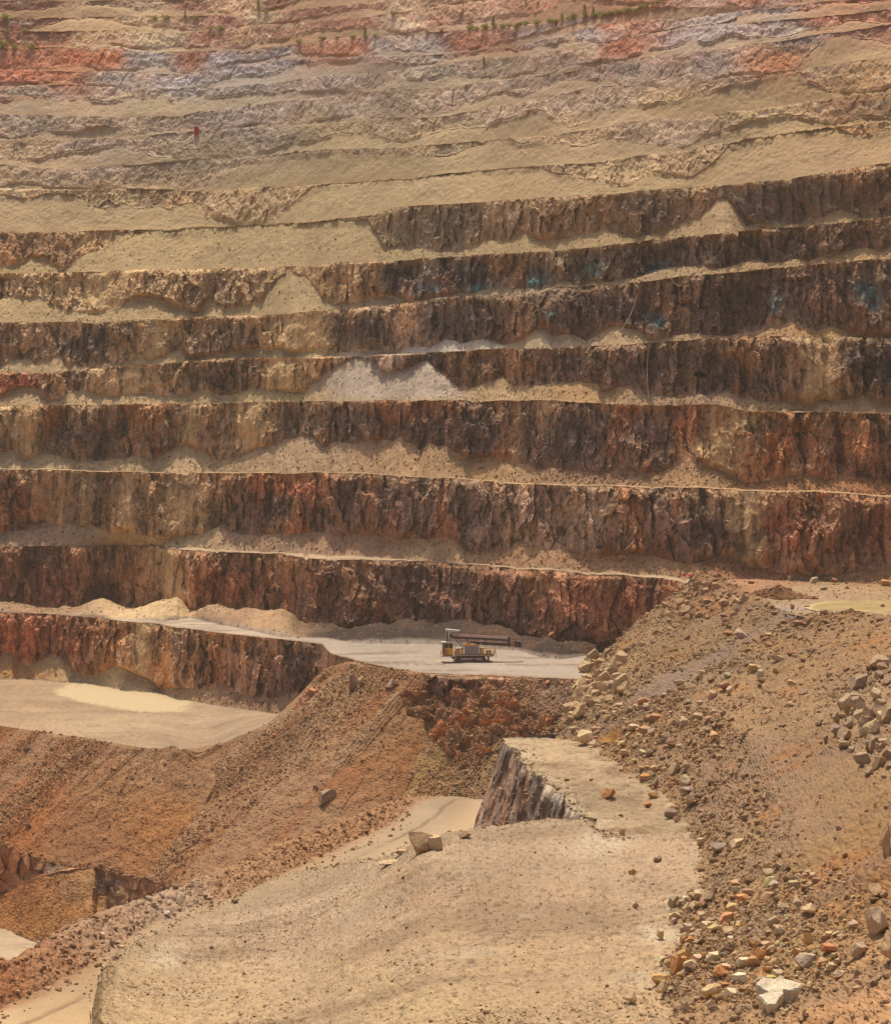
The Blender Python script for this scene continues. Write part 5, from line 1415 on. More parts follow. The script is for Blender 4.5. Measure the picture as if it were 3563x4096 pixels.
ROCKS = {
    (T5, 1 / 1.686): [
        (345, 600, 90, 130, (196, 128, 56), 'tall jagged orange brown rock at the left rim of the lower right rubble'),
        (400, 570, 60, 55, (190, 118, 50), 'small orange rock leaning on the tall jagged orange rock'),
        (450, 620, 62, 60, (220, 196, 150), 'rounded cream rock right beside the tall jagged orange rock'),
        (312, 640, 55, 55, (176, 152, 130), 'grey stone behind the orange tan block at the left rim of the lower right rubble'),
        (225, 695, 155, 105, (200, 152, 86), 'large orange tan block at the left rim of the lower right rubble'),
        (228, 755, 105, 95, (216, 188, 146), 'rounded pale rock in front of the large orange tan block'),
        (640, 655, 122, 88, (206, 132, 66), 'squat orange block with a rusty face in the middle of the lower right rubble'),
        (800, 575, 132, 98, (218, 204, 172), 'whitish rock with a dark hollow under it in the lower right rubble'),
        (895, 525, 100, 100, (196, 124, 58), 'rusty orange rock just above and right of the whitish rock'),
        (565, 790, 120, 105, (206, 176, 126), 'beige wedge shaped rock with a rust spot near the bottom of the lower right rubble'),
        (725, 785, 98, 90, (222, 206, 168), 'pale angular rock left of the great white slab'),
        (780, 695, 120, 70, (220, 202, 164), 'pale flat topped rock above the pale angular rock'),
        (35, 825, 112, 85, (206, 176, 130), 'beige rock alone on the bare ground at the bottom, left of the rubble'),
        (415, 872, 110, 85, (186, 160, 124), 'tan pointed rock near the bottom edge left of the great white slab'),
        (572, 862, 64, 56, (200, 176, 136), 'small tan rock below the beige wedge shaped rock'),
        (1565, 512, 142, 108, (172, 148, 122), 'grey brown three cornered rock at the right end of the lower rubble'),
        (1225, 570, 155, 84, (170, 150, 132), 'long grey angular rock in the middle of the lower right rubble'),
        (235, 392, 58, 80, (190, 164, 120), 'upright beige stone standing by the white dust patches'),
        (425, 338, 92, 64, (176, 152, 124), 'grey brown angular rock behind the upright beige stone'),
        (380, 365, 60, 46, (184, 162, 136), 'small grey rock left of the grey brown angular rock'),
        (600, 95, 42, 52, (140, 118, 104), 'dark grey stone poking out of the fine rubble above the lower right spread'),
        (72, 200, 46, 46, (176, 142, 104), 'small tan cube shaped stone on the bare plateau'),
        (1245, 232, 125, 70, (204, 178, 132), 'long pale rock lying aslant high in the lower right rubble'),
        (550, 325, 105, 56, (202, 178, 140), 'pale flat rock at the upper left of the lower right rubble'),
        (1005, 318, 105, 82, (174, 150, 124), 'greyish rock near the top middle of the lower right rubble'),
        (705, 372, 96, 62, (192, 164, 122), 'tan rounded rock left of centre in the lower right rubble'),
        (705, 420, 60, 50, (226, 208, 170), 'small bright pale rock below the tan rounded rock'),
        (870, 440, 110, 56, (168, 148, 130), 'grey flat rock above the rusty orange rock'),
        (920, 692, 110, 62, (194, 134, 74), 'orange wedge of rock behind the great white slab'),
        (1160, 180, 90, 66, (186, 160, 130), 'grey pink rock at the top of the lower right rubble'),
        (1240, 430, 80, 90, (206, 160, 92), 'ochre rock in the rusty patch of the lower right rubble'),
        (1375, 490, 120, 60, (190, 112, 60), 'red brown rock in the rusty patch of the lower right rubble'),
        (580, 550, 130, 70, (218, 200, 160), 'pale slab like rock left of the whitish rock'),
        (470, 210, 80, 44, (192, 170, 132), 'pale rock in the small pile at the top left of the lower right rubble'),
        (330, 265, 84, 56, (176, 148, 110), 'brown grey rock in the small pile on the plateau edge'),
        (1690, 110, 130, 110, (186, 152, 112), 'big tan block high on the right edge above the grey leaning outcrop'),
        (1700, 300, 150, 250, (176, 150, 126), 'large grey brown outcrop leaning to a point on the right edge'),
        (1775, 490, 110, 220, (196, 162, 118), 'tan block cut off by the right edge of the picture'),
        (1170, 750, 120, 80, (214, 190, 146), 'tan rock supporting the right end of the great white slab'),
        (1010, 590, 90, 60, (200, 166, 116), 'tan rock between the rusty orange rock and the long grey rock'),
        (960, 560, 60, 50, (192, 160, 112), 'small ochre tan rock right of the rusty orange rock'),
        (1385, 615, 110, 60, (200, 174, 134), 'beige rock at the lower right end of the spread'),
        (880, 730, 60, 46, (170, 150, 128), 'small grey rock left of the orange wedge'),
        (830, 760, 70, 80, (200, 168, 112), 'ochre upright rock left of the great white slab'),
        (1155, 510, 80, 70, (190, 150, 98), 'brown tan rock above the long grey angular rock'),
        (1450, 660, 90, 44, (186, 160, 130), 'flat grey tan rock at the lower right end of the spread'),
    ],
    (T4, 1 / 1.3148): [
        (190, 912, 104, 92, (204, 176, 136), 'big tan boulder standing on the far corner of the plateau'),
        (228, 948, 62, 38, (206, 180, 140), 'low tan rock at the right foot of the big tan boulder'),
        (430, 858, 84, 58, (206, 184, 146), 'pale rock behind the ochre dirt mound'),
        (490, 878, 90, 50, (164, 122, 88), 'brown slanting rock right of the pale rock behind the ochre mound'),
        (532, 888, 46, 38, (206, 184, 152), 'small pale block right of the brown slanting rock'),
        (368, 968, 42, 26, (132, 100, 76), 'small dark brown rock on the plateau in front of the ochre mound'),
        (625, 948, 62, 60, (150, 102, 74), 'red brown split rock at the foot of the long rubble slope'),
        (866, 906, 84, 50, (198, 148, 104), 'pinkish orange rock low on the long rubble slope'),
        (490, 725, 76, 46, (190, 132, 86), 'orange rock perched on a dark stone above the ochre mound'),
        (510, 752, 56, 44, (112, 94, 86), 'dark grey stone under the perched orange rock'),
        (330, 535, 92, 80, (192, 168, 126), 'largest pale boulder in the cluster below the rig bench road'),
        (250, 642, 78, 54, (188, 158, 118), 'beige boulder low in the cluster below the rig bench road'),
        (312, 640, 54, 54, (160, 140, 120), 'grey boulder beside the beige boulder of the cluster'),
        (365, 618, 50, 52, (176, 148, 112), 'tan boulder at the right of the cluster below the rig bench road'),
        (195, 598, 60, 42, (174, 144, 104), 'brown tan boulder at the left of the cluster below the rig bench road'),
        (205, 530, 56, 56, (180, 156, 118), 'pale boulder at the top left of the cluster, where the road ends'),
        (270, 490, 50, 44, (172, 146, 112), 'small boulder at the very top of the cluster below the rig bench road'),
        (132, 688, 52, 72, (200, 168, 118), 'upright cream block below the cluster, on the edge of the drop'),
        (148, 778, 84, 84, (206, 180, 124), 'cream weathered boulder on the edge between plateau and drop'),
        (350, 748, 70, 34, (186, 158, 120), 'tan ledge like rock below the cluster'),
        (1712, 690, 66, 62, (206, 184, 146), 'round whitish boulder on the shattered outcrop at the right edge'),
        (1748, 796, 84, 76, (198, 172, 132), 'pale block below the round whitish boulder at the right edge'),
        (1500, 876, 64, 62, (146, 128, 118), 'grey block at the lower tip of the shattered outcrop'),
        (1512, 818, 46, 92, (150, 118, 90), 'brown upright block at the lower tip of the shattered outcrop'),
        (1448, 916, 30, 60, (112, 92, 80), 'dark stone at the left foot of the shattered outcrop'),
        (1555, 745, 80, 110, (176, 154, 128), 'pale layered rock in the middle of the shattered outcrop'),
        (1640, 760, 60, 60, (188, 160, 122), 'tan rock in the middle of the shattered outcrop'),
        (1650, 880, 80, 60, (190, 164, 126), 'pale wide rock low on the right side of the shattered outcrop'),
        (1738, 548, 62, 56, (190, 164, 128), 'pale rock at the top of the shattered outcrop'),
        (1640, 610, 60, 44, (186, 160, 124), 'small pale rock up left on the shattered outcrop'),
        (1600, 690, 56, 50, (168, 140, 110), 'brown grey rock up the shattered outcrop'),
        (1695, 950, 40, 90, (150, 124, 100), 'narrow upright rock low on the right edge outcrop'),
        (1060, 540, 80, 60, (196, 166, 112), 'yellowish tan rock in the line of rocks down the middle slope'),
        (1190, 495, 70, 40, (196, 176, 140), 'pale flat rock at the top of the line of rocks down the middle slope'),
        (1260, 470, 60, 40, (180, 124, 90), 'reddish rock at the top of the line of rocks down the middle slope'),
        (1095, 580, 46, 50, (200, 184, 156), 'small whitish rock in the line of rocks down the middle slope'),
        (920, 640, 70, 52, (150, 106, 76), 'dark red brown rock in the middle of the rubble slope'),
        (765, 600, 66, 40, (176, 156, 118), 'greenish tan flat rock in the upper part of the rubble slope'),
        (670, 625, 70, 36, (184, 158, 118), 'long tan rock left of the greenish tan flat rock'),
        (938, 668, 40, 50, (206, 180, 140), 'small pale slab under the dark red brown rock'),
        (845, 690, 60, 46, (190, 164, 128), 'beige rock left of the small pale slab on the rubble slope'),
        (1260, 620, 56, 46, (206, 156, 110), 'light orange rock alone on the right of the rubble slope'),
        (650, 556, 40, 26, (120, 104, 94), 'dark grey stone on the upper left of the rubble slope'),
        (540, 812, 80, 46, (158, 108, 72), 'rusty flat rock below the perched orange rock'),
        (700, 830, 76, 56, (190, 166, 130), 'pale rock in the rubble right of the rusty flat rock'),
        (770, 800, 60, 50, (180, 150, 112), 'tan rock in the thick of the rubble slope'),
    ],
    (T8, 1.0045): [
        (665, 172, 58, 42, (186, 116, 54), 'orange block on an ochre base in the middle of the plateau'),
        (825, 220, 40, 22, (176, 104, 50), 'flat orange brown rock right of the orange block on the plateau'),
        (915, 246, 52, 54, (134, 116, 106), 'dark grey round boulder at the edge of the plateau'),
        (942, 276, 36, 26, (160, 130, 98), 'small tan rock in front of the dark grey round boulder'),
        (1000, 202, 56, 44, (206, 184, 144), 'pale block with a rust stained side at the foot of the rubble'),
        (970, 128, 58, 50, (190, 170, 138), 'pale grey rock on top of the small pile at the foot of the rubble'),
        (980, 158, 62, 32, (150, 130, 118), 'grey flat rock under the pale grey rock of the small pile'),
        (838, 178, 54, 36, (176, 136, 86), 'brown rock left of the small pile at the foot of the rubble'),
        (803, 108, 54, 28, (180, 120, 62), 'orange rock up the plateau left of the rubble foot'),
        (850, 132, 38, 32, (150, 132, 118), 'grey rounded stone next to the orange rock up the plateau'),
        (930, 72, 52, 48, (200, 180, 140), 'pale wedge rock highest at the foot of the rubble'),
        (972, 62, 44, 38, (180, 150, 112), 'tan rock touching the pale wedge rock'),
        (720, 316, 30, 34, (184, 156, 116), 'upright tan stone alone on the plateau'),
        (861, 437, 42, 24, (116, 92, 74), 'low dark brown rock alone on the plateau'),
        (757, 484, 34, 22, (184, 128, 66), 'small orange stone alone on the plateau'),
        (1100, 386, 82, 46, (142, 126, 118), 'broad grey rock at the foot of the fine slope'),
        (1072, 256, 44, 24, (150, 124, 96), 'brown stone on a pale dust patch by the rubble foot'),
        (1035, 365, 40, 30, (190, 170, 134), 'pale stone left of the broad grey rock'),
        (1180, 372, 60, 40, (196, 172, 134), 'pale stone right of the broad grey rock'),
        (716, 263, 22, 13, (110, 84, 66), 'tiny dark stone beside the notch of the slab cliff'),
        (604, 118, 24, 14, (150, 118, 84), 'tiny brown stone between slab cliff and orange block'),
        (500, 115, 24, 14, (150, 110, 74), 'tiny rusty stone behind the rim of the slab cliff'),
    ],
    (T6, 1 / 1.792): [
        (1200, 802, 66, 42, (214, 200, 180), 'whitish rock in the ramp berm, the biggest of its row'),
        (1100, 740, 44, 40, (172, 154, 122), 'greyish rock at the back of the ramp berm'),
        (730, 965, 52, 50, (218, 198, 168), 'white rock lower down the ramp berm'),
        (742, 1006, 44, 32, (190, 170, 146), 'grey white rock just under the white rock of the ramp berm'),
        (856, 1026, 44, 26, (216, 192, 156), 'pale flat rock at the road side of the ramp berm'),
        (960, 905, 34, 30, (120, 100, 86), 'dark stone on the road side of the ramp berm'),
        (336, 1345, 38, 26, (218, 204, 180), 'white stone near the lower left end of the ramp berm'),
        (265, 1005, 26, 40, (206, 186, 160), 'small pale stone at the edge of the lowest road'),
        (1685, 715, 70, 44, (112, 82, 54), 'dark brown rock by the upper track at the edge of the plateau'),
        (1512, 1046, 46, 22, (110, 92, 84), 'small dark rock alone on the left of the plateau'),
        (1750, 1245, 40, 30, (112, 92, 78), 'dark stone among the rough ground at the bottom of the plateau'),
        (745, 265, 40, 28, (130, 86, 58), 'rust brown rock in the pale lane of the debris slope'),
        (205, 175, 54, 34, (116, 74, 54), 'dark rust rock on the left of the debris slope'),
        (1575, 242, 30, 24, (196, 172, 146), 'pale rock low on the debris slope'),
    ],
    (TP, 1 / 2.0765): [
        (1030, 490, 150, 86, (150, 104, 74), 'large brown boulder on the grey lane by the pond'),
        (1095, 480, 60, 80, (120, 78, 58), 'dark end block right of the large brown boulder'),
        (905, 484, 80, 42, (124, 76, 56), 'dark red boulder left of the large brown boulder'),
        (825, 410, 84, 34, (136, 84, 58), 'flat red brown boulder further back on the grey lane'),
        (910, 424, 40, 26, (104, 74, 62), 'small dark stone behind the large brown boulder'),
        (958, 358, 40, 50, (134, 74, 52), 'upright red brown stone left of the pond'),
        (1085, 356, 50, 32, (170, 122, 82), 'tan stone on the left shore of the pond'),
        (502, 375, 72, 70, (164, 146, 116), 'round grey boulder on the top of the right hand slope'),
        (606, 380, 60, 42, (124, 78, 56), 'dark red rock right of the round grey boulder'),
        (540, 577, 136, 70, (180, 150, 128), 'grey white block with a rusty end, on the slope below the grey lane'),
        (430, 580, 80, 56, (150, 98, 58), 'rusty rock left of the grey white block'),
        (775, 585, 66, 40, (186, 162, 118), 'small tan rock where the grey lane narrows'),
        (1735, 150, 120, 78, (200, 158, 102), 'big yellow tan block on the mound at the right edge'),
        (955, 118, 70, 34, (206, 184, 146), 'white topped rock on the heap behind the lane'),
        (1150, 140, 76, 60, (176, 152, 122), 'grey rock on the heap at the foot of the dark wall'),
        (1310, 135, 60, 44, (150, 96, 64), 'rust red rock at the foot of the dark wall'),
        (1235, 210, 80, 34, (120, 98, 80), 'low dark rock on the flat behind the pond'),
        (1410, 155, 40, 30, (164, 116, 80), 'small rusty rock at the foot of the dark wall'),
        (1440, 385, 76, 34, (166, 124, 84), 'brown rock in the near edge of the pond'),
        (1720, 350, 60, 24, (124, 80, 56), 'dark red rock beyond the right end of the pond'),
        (1680, 460, 90, 36, (178, 124, 80), 'reddish tan slab in front of the pond'),
        (400, 425, 60, 44, (140, 100, 74), 'red brown rock below the round grey boulder'),
        (625, 155, 56, 30, (180, 128, 80), 'orange rock on the dark heap behind the lane'),
        (950, 205, 56, 30, (140, 92, 62), 'dark rusty rock on the heap behind the lane'),
    ],
}
for (T, k), lst in ROCKS.items():
    for (cx_, cy_, w, h, c, lab) in lst:
        x, y = T(cx_, cy_ + h / 2)
        rock(x, y, w * k, h * k, c, lab)
rock(1678, 3412, 118, 112, (176, 144, 106), 'blocky broken rock step at the left end of the plateau rim', 'outcrop', 7, sink=0.25)
rock(1742, 3398, 60, 70, (186, 158, 122), 'tan block right behind the blocky rock step of the plateau rim', 'outcrop', 10, sink=0.3)
rock(1545, 3462, 110, 30, (186, 160, 122), 'long low rock sill on the plateau edge beside the ramp', 'outcrop', 4, sink=0.3)
rock(1600, 3420, 60, 26, (166, 138, 104), 'small low rock between the rock sill and the blocky rock step', 'outcrop', 8, sink=0.3)
rock(1862, 3352, 44, 30, (150, 122, 92), 'small brown block on the plateau rim left of the slab cliff', 'outcrop', 11, sink=0.2)
rock(3545, 3420, 50, 150, (168, 130, 92), 'brown rust rock face cut by the right edge above the tan block', 'outcrop', sink=0.32)
def cluster(poly, n, wa, wb, cols, lab, grp):
    xs, ys = [p_[0] for p_ in poly], [p_[1] for p_ in poly]
    k = 0
    while k < n:
        x, y = random.uniform(min(xs), max(xs)), random.uniform(min(ys), max(ys))
        if not inpoly(np.array([x]), np.array([y]), poly)[0]:
            continue
        k += 1
        w = wa + (wb - wa) * random.random() ** 1.7
        rock(x * PV, y * PV, w, w * random.uniform(0.6, 1.15), random.choice(cols), lab, 'outcrop_block', sink=0.42, group=grp, names=('rubble_slope',))


cluster([(1672, 1460), (1700, 1385), (1735, 1350), (1800, 1310), (1800, 1580), (1750, 1560), (1715, 1590), (1695, 1500)], 44, 34, 88, [(164, 138, 106), (150, 124, 96), (140, 116, 94), (172, 148, 114)],
        'pale broken block of the shattered outcrop at the right edge', 'blocks of the shattered outcrop')
cluster([(1180, 1330), (1225, 1318), (1262, 1350), (1268, 1395), (1225, 1412), (1160, 1440), (1130, 1470), (1150, 1400)], 56, 26, 84, [(172, 144, 104), (158, 130, 94), (146, 120, 90), (180, 152, 112)],
        'tan broken block in the rocky cluster at the end of the bench road', 'blocks at the end of the bench road')
cluster([(1395, 1168), (1460, 1185), (1500, 1215), (1440, 1240), (1350, 1240), (1310, 1250), (1350, 1215)], 42, 18, 52, [(160, 126, 92), (172, 140, 104), (140, 104, 76)],
        'brown block on the rocky ridge right of the lowest dark wall', 'blocks on the rocky ridge')
# outcrops jutting from the debris slope
rock(1304, 3212, 88, 62, (128, 108, 96), 'pale streaked rock outcrop jutting from the lower debris slope', 'outcrop', 3, sink=0.3)
rock(1412, 2762, 46, 82, (104, 84, 76), 'dark upright outcrop near the top of the debris slope', 'outcrop', 6, sink=0.3)
rock(1438, 2742, 24, 50, (176, 146, 112), 'narrow tan outcrop beside the dark upright outcrop', 'outcrop', 9, sink=0.3)
rock(105, 3002, 44, 34, (112, 72, 54), 'small dark outcrop below the left floor', 'outcrop', 2, sink=0.3)
rock(1566, 2752, 50, 42, (186, 164, 140), 'pale grey outcrop under the edge of the rig bench', 'outcrop', 5, sink=0.3)

# the great white slab
g = ground_at(3120, 4046)
d = g[1]
me_v = SLABV.copy()
outl = np.array([(0.02, 0.30), (0.22, 0.03), (0.42, 0.0), (0.55, 0.10), (0.66, 0.02), (0.95, 0.16), (1.0, 0.34), (0.78, 0.46), (0.62, 0.48), (0.60, 0.66), (0.50, 0.74), (0.40, 1.0), (0.22, 1.02), (0.16, 0.80), (0.06, 0.62), (0.30, 0.50), (0.26, 0.42)])


def slab():
    bm = bmesh.new()
    W = 300 / 1.686 / FPX * d
    dz_ = 205 / 1.686 / FPX * d
    top = []
    for (a, b) in outl:
        top.append((a * W - W * 0.5, (1 - b) * W * 0.95, 0.55 + (1 - b) * dz_ * 0.62 + 0.10 * math.sin(a * 9 + b * 5)))
    vt = [bm.verts.new(v) for v in top]
    cxm = sum(v[0] for v in top) / len(top)
    cym = sum(v[1] for v in top) / len(top)
    vm = [bm.verts.new((v[0] * 1.03, v[1] - 0.06, v[2] - 0.25)) for v in top]
    vb = [bm.verts.new((cxm + (v[0] - cxm) * 0.8, cym + (v[1] - cym) * 0.8, min(v[2] - 1.1, 0.0))) for v in top]
    n = len(top)
    bm.faces.new(vt)
    for i in range(n):
        j = (i + 1) % n
        bm.faces.new((vt[i], vm[i], vm[j], vt[j]))
        bm.faces.new((vm[i], vb[i], vb[j], vm[j]))
    bm.faces.new(vb[::-1])
    bmesh.ops.triangulate(bm, faces=bm.faces[:])
    bmesh.ops.subdivide_edges(bm, edges=bm.edges[:], cuts=2, use_grid_fill=True)
    for v in bm.verts:
        v.co += Vector((random.uniform(-1, 1), random.uniform(-1, 1), random.uniform(-1, 1))) * 0.035
    bmesh.ops.recalc_face_normals(bm, faces=bm.faces[:])
    me = bpy.data.meshes.new('white_slab')
    bm.to_mesh(me)
    bm.free()
    me.materials.append(M_ROCK)
    o = bpy.data.objects.new('white_slab', me)
    col.objects.link(o)
    o.location = (g[0], g[1], g[2])
    c = lin((206, 190, 162))
    o.color = (c[0], c[1], c[2], 1)
    tag(o, 'great white flat topped slab lying at the bottom of the lower right rubble', 'rock', 'single rocks standing out from the rubble')


slab()

# more rocks one can count in the lower right rubble and on the slope
ZN = [('lower right rubble', LRR, 90, (26, 64), LRC, 'dense rubble spread at the lower right'),
      ('middle', [(1130, 1480), (1250, 1400), (1420, 1390), (1560, 1300), (1600, 1330), (1480, 1440), (1330, 1560), (1240, 1530)], 60, (18, 40), [(186, 158, 118), (170, 140, 102), (196, 172, 132), (164, 120, 80)], 'band of rocks across the middle of the rubble slope')]
px, py = HILLC
for zn, poly, n, (wa, wb_), cols, where in ZN:
    Q, k = pick(HILL, px, py, n, poly)
    for q in Q:
        X, Y = proj(q)
        w = random.uniform(wa, wb_) ** 1.0
        c = random.choice(cols)
        rust = c[0] - c[2] > 85
        lab = ('rust coloured' if rust else 'tan') + ' broken rock lying in the ' + where
        rock(float(X), float(Y), w, w * random.uniform(0.5, 0.85), tuple(v * random.uniform(0.92, 1.08) for v in c), lab, 'broken_rock', group='broken rocks in the ' + where, names=('rubble_slope', 'plateau'))


# ochre dirt mound on the plateau
def mound():
    g = ground_at(*T4(330, 935))
    d = g[1]
    n, m = 20, 60
    r = np.linspace(0, 1, n)[:, None] * np.ones((1, m))
    a = np.linspace(0, 2 * math.pi, m)[None] * np.ones((n, 1))
    w = 150 / 1.3148 / FPX * d
    x, y = r * np.cos(a) * w / 2, r * np.sin(a) * w / 2.4
    q = (x + g[0], y + g[1], x * 0)
    z = 1.5 * (1 - r) ** 1.1 * (1 + 0.4 * fbm(q, 0.8, octv=3, seed=711)) - 0.15 * r
    P = np.stack([x + g[0], y + g[1] + w / 3, z + g[2]], -1)
    C = lin((158, 116, 62)) * np.clip(1 + 0.35 * fbm(q, 1.5, octv=4, seed=713), 0.4, 1.6)[..., None]
    o = mesh_obj('dirt_mound', P, quads(n, m), C, M_SOIL)
    tag(o, 'low ochre mound of dirt on the far corner of the plateau', 'mound')


mound()
# ------------------------------------------------------------------ plain paint and metal
def paint(name, c, rough=0.55, metal=0.0, dirt=0.35):
    m = bpy.data.materials.new(name)
    m.use_nodes = True
    n, L = m.node_tree.nodes, m.node_tree.links
    b = n['Principled BSDF']
    b.inputs['Roughness'].default_value = rough
    b.inputs['Metallic'].default_value = metal
    tc = n.new('ShaderNodeTexCoord')
    ns = n.new('ShaderNodeTexNoise')
    ns.inputs['Scale'].default_value = 1.7
    ns.inputs['Detail'].default_value = 6
    L.new(tc.outputs['Object'], ns.inputs['Vector'])
    rp = n.new('ShaderNodeMapRange')
    rp.inputs[1].default_value = 0.42
    rp.inputs[2].default_value = 0.72
    rp.inputs[3].default_value = 0.0
    rp.inputs[4].default_value = dirt
    L.new(ns.outputs['Fac'], rp.inputs[0])
    mx = n.new('ShaderNodeMix')
    mx.data_type = 'RGBA'
    k = lin(c)
    mx.inputs[6].default_value = (k[0], k[1], k[2], 1)
    d = lin((158, 128, 96))
    mx.inputs[7].default_value = (d[0], d[1], d[2], 1)
    L.new(rp.outputs[0], mx.inputs[0])
    L.new(mx.outputs[2], b.inputs['Base Color'])
    return m


M_TAN = paint('rig_tan_paint', (208, 154, 88))
M_YEL = paint('rig_yellow_paint', (226, 176, 20), 0.5, 0, 0.2)
M_GRY = paint('rig_grey_panel', (140, 132, 132))
M_DRK = paint('rig_dark_steel', (64, 52, 50), 0.6, 0.2)
M_PNK = paint('rig_worn_rail', (206, 168, 152), 0.5, 0.1, 0.2)
M_ORG = paint('rig_orange_paint', (190, 108, 52))
M_GLS = paint('cab_glass', (52, 60, 54), 0.12, 0, 0.15)
M_LGT = paint('rig_pale_steel', (196, 188, 176), 0.5, 0.1, 0.25)
M_TRK = paint('track_steel', (104, 84, 76), 0.7, 0.2, 0.5)


class MB:
    def __init__(self):
        self.bm = bmesh.new()

    def box(self, x0, x1, y0, y1, z0, z1, bev=0.0, shear=None):
        vs = [self.bm.verts.new((x, y, z)) for x in (x0, x1) for y in (y0, y1) for z in (z0, z1)]
        idx = [(0, 1, 3, 2), (4, 6, 7, 5), (0, 4, 5, 1), (2, 3, 7, 6), (0, 2, 6, 4), (1, 5, 7, 3)]
        fs = [self.bm.faces.new([vs[i] for i in f]) for f in idx]
        if bev:
            es = {e for f in fs for e in f.edges}
            bmesh.ops.bevel(self.bm, geom=list(es), offset=bev, segments=2, affect='EDGES')
        return self

    def bar(self, a, b, r=0.06, seg=8, r2=None):
        a, b = Vector(a), Vector(b)
        z = (b - a).normalized()
        x = z.orthogonal().normalized()
        y = z.cross(x)
        r2 = r if r2 is None else r2
        A = [self.bm.verts.new(a + (x * math.cos(t) + y * math.sin(t)) * r) for t in [i * 2 * math.pi / seg for i in range(seg)]]
        B = [self.bm.verts.new(b + (x * math.cos(t) + y * math.sin(t)) * r2) for t in [i * 2 * math.pi / seg for i in range(seg)]]
        for i in range(seg):
            j = (i + 1) % seg
            self.bm.faces.new((A[i], A[j], B[j], B[i]))
        self.bm.faces.new(A[::-1])
        self.bm.faces.new(B)
        return self

    def prism(self, pts, y0, y1):
        A = [self.bm.verts.new((x, y0, z)) for x, z in pts]
        B = [self.bm.verts.new((x, y1, z)) for x, z in pts]
        n = len(pts)
        for i in range(n):
            j = (i + 1) % n
            self.bm.faces.new((A[i], A[j], B[j], B[i]))
        self.bm.faces.new(A[::-1])
        self.bm.faces.new(B)
        return self

    def build(self, name, mat, parent=None, loc=(0, 0, 0)):
        bmesh.ops.recalc_face_normals(self.bm, faces=self.bm.faces[:])
        me = bpy.data.meshes.new(name)
        self.bm.to_mesh(me)
        self.bm.free()
        me.materials.append(mat)
        o = bpy.data.objects.new(name, me)
        col.objects.link(o)
        o.location = loc
        if parent:
            o.parent = parent
        return o


def empty(name, loc, rz=0.0):
    o = bpy.data.objects.new(name, None)
    col.objects.link(o)
    o.location = loc
    o.rotation_euler = (0, 0, rz)
    o.empty_display_size = 0.5
    return o


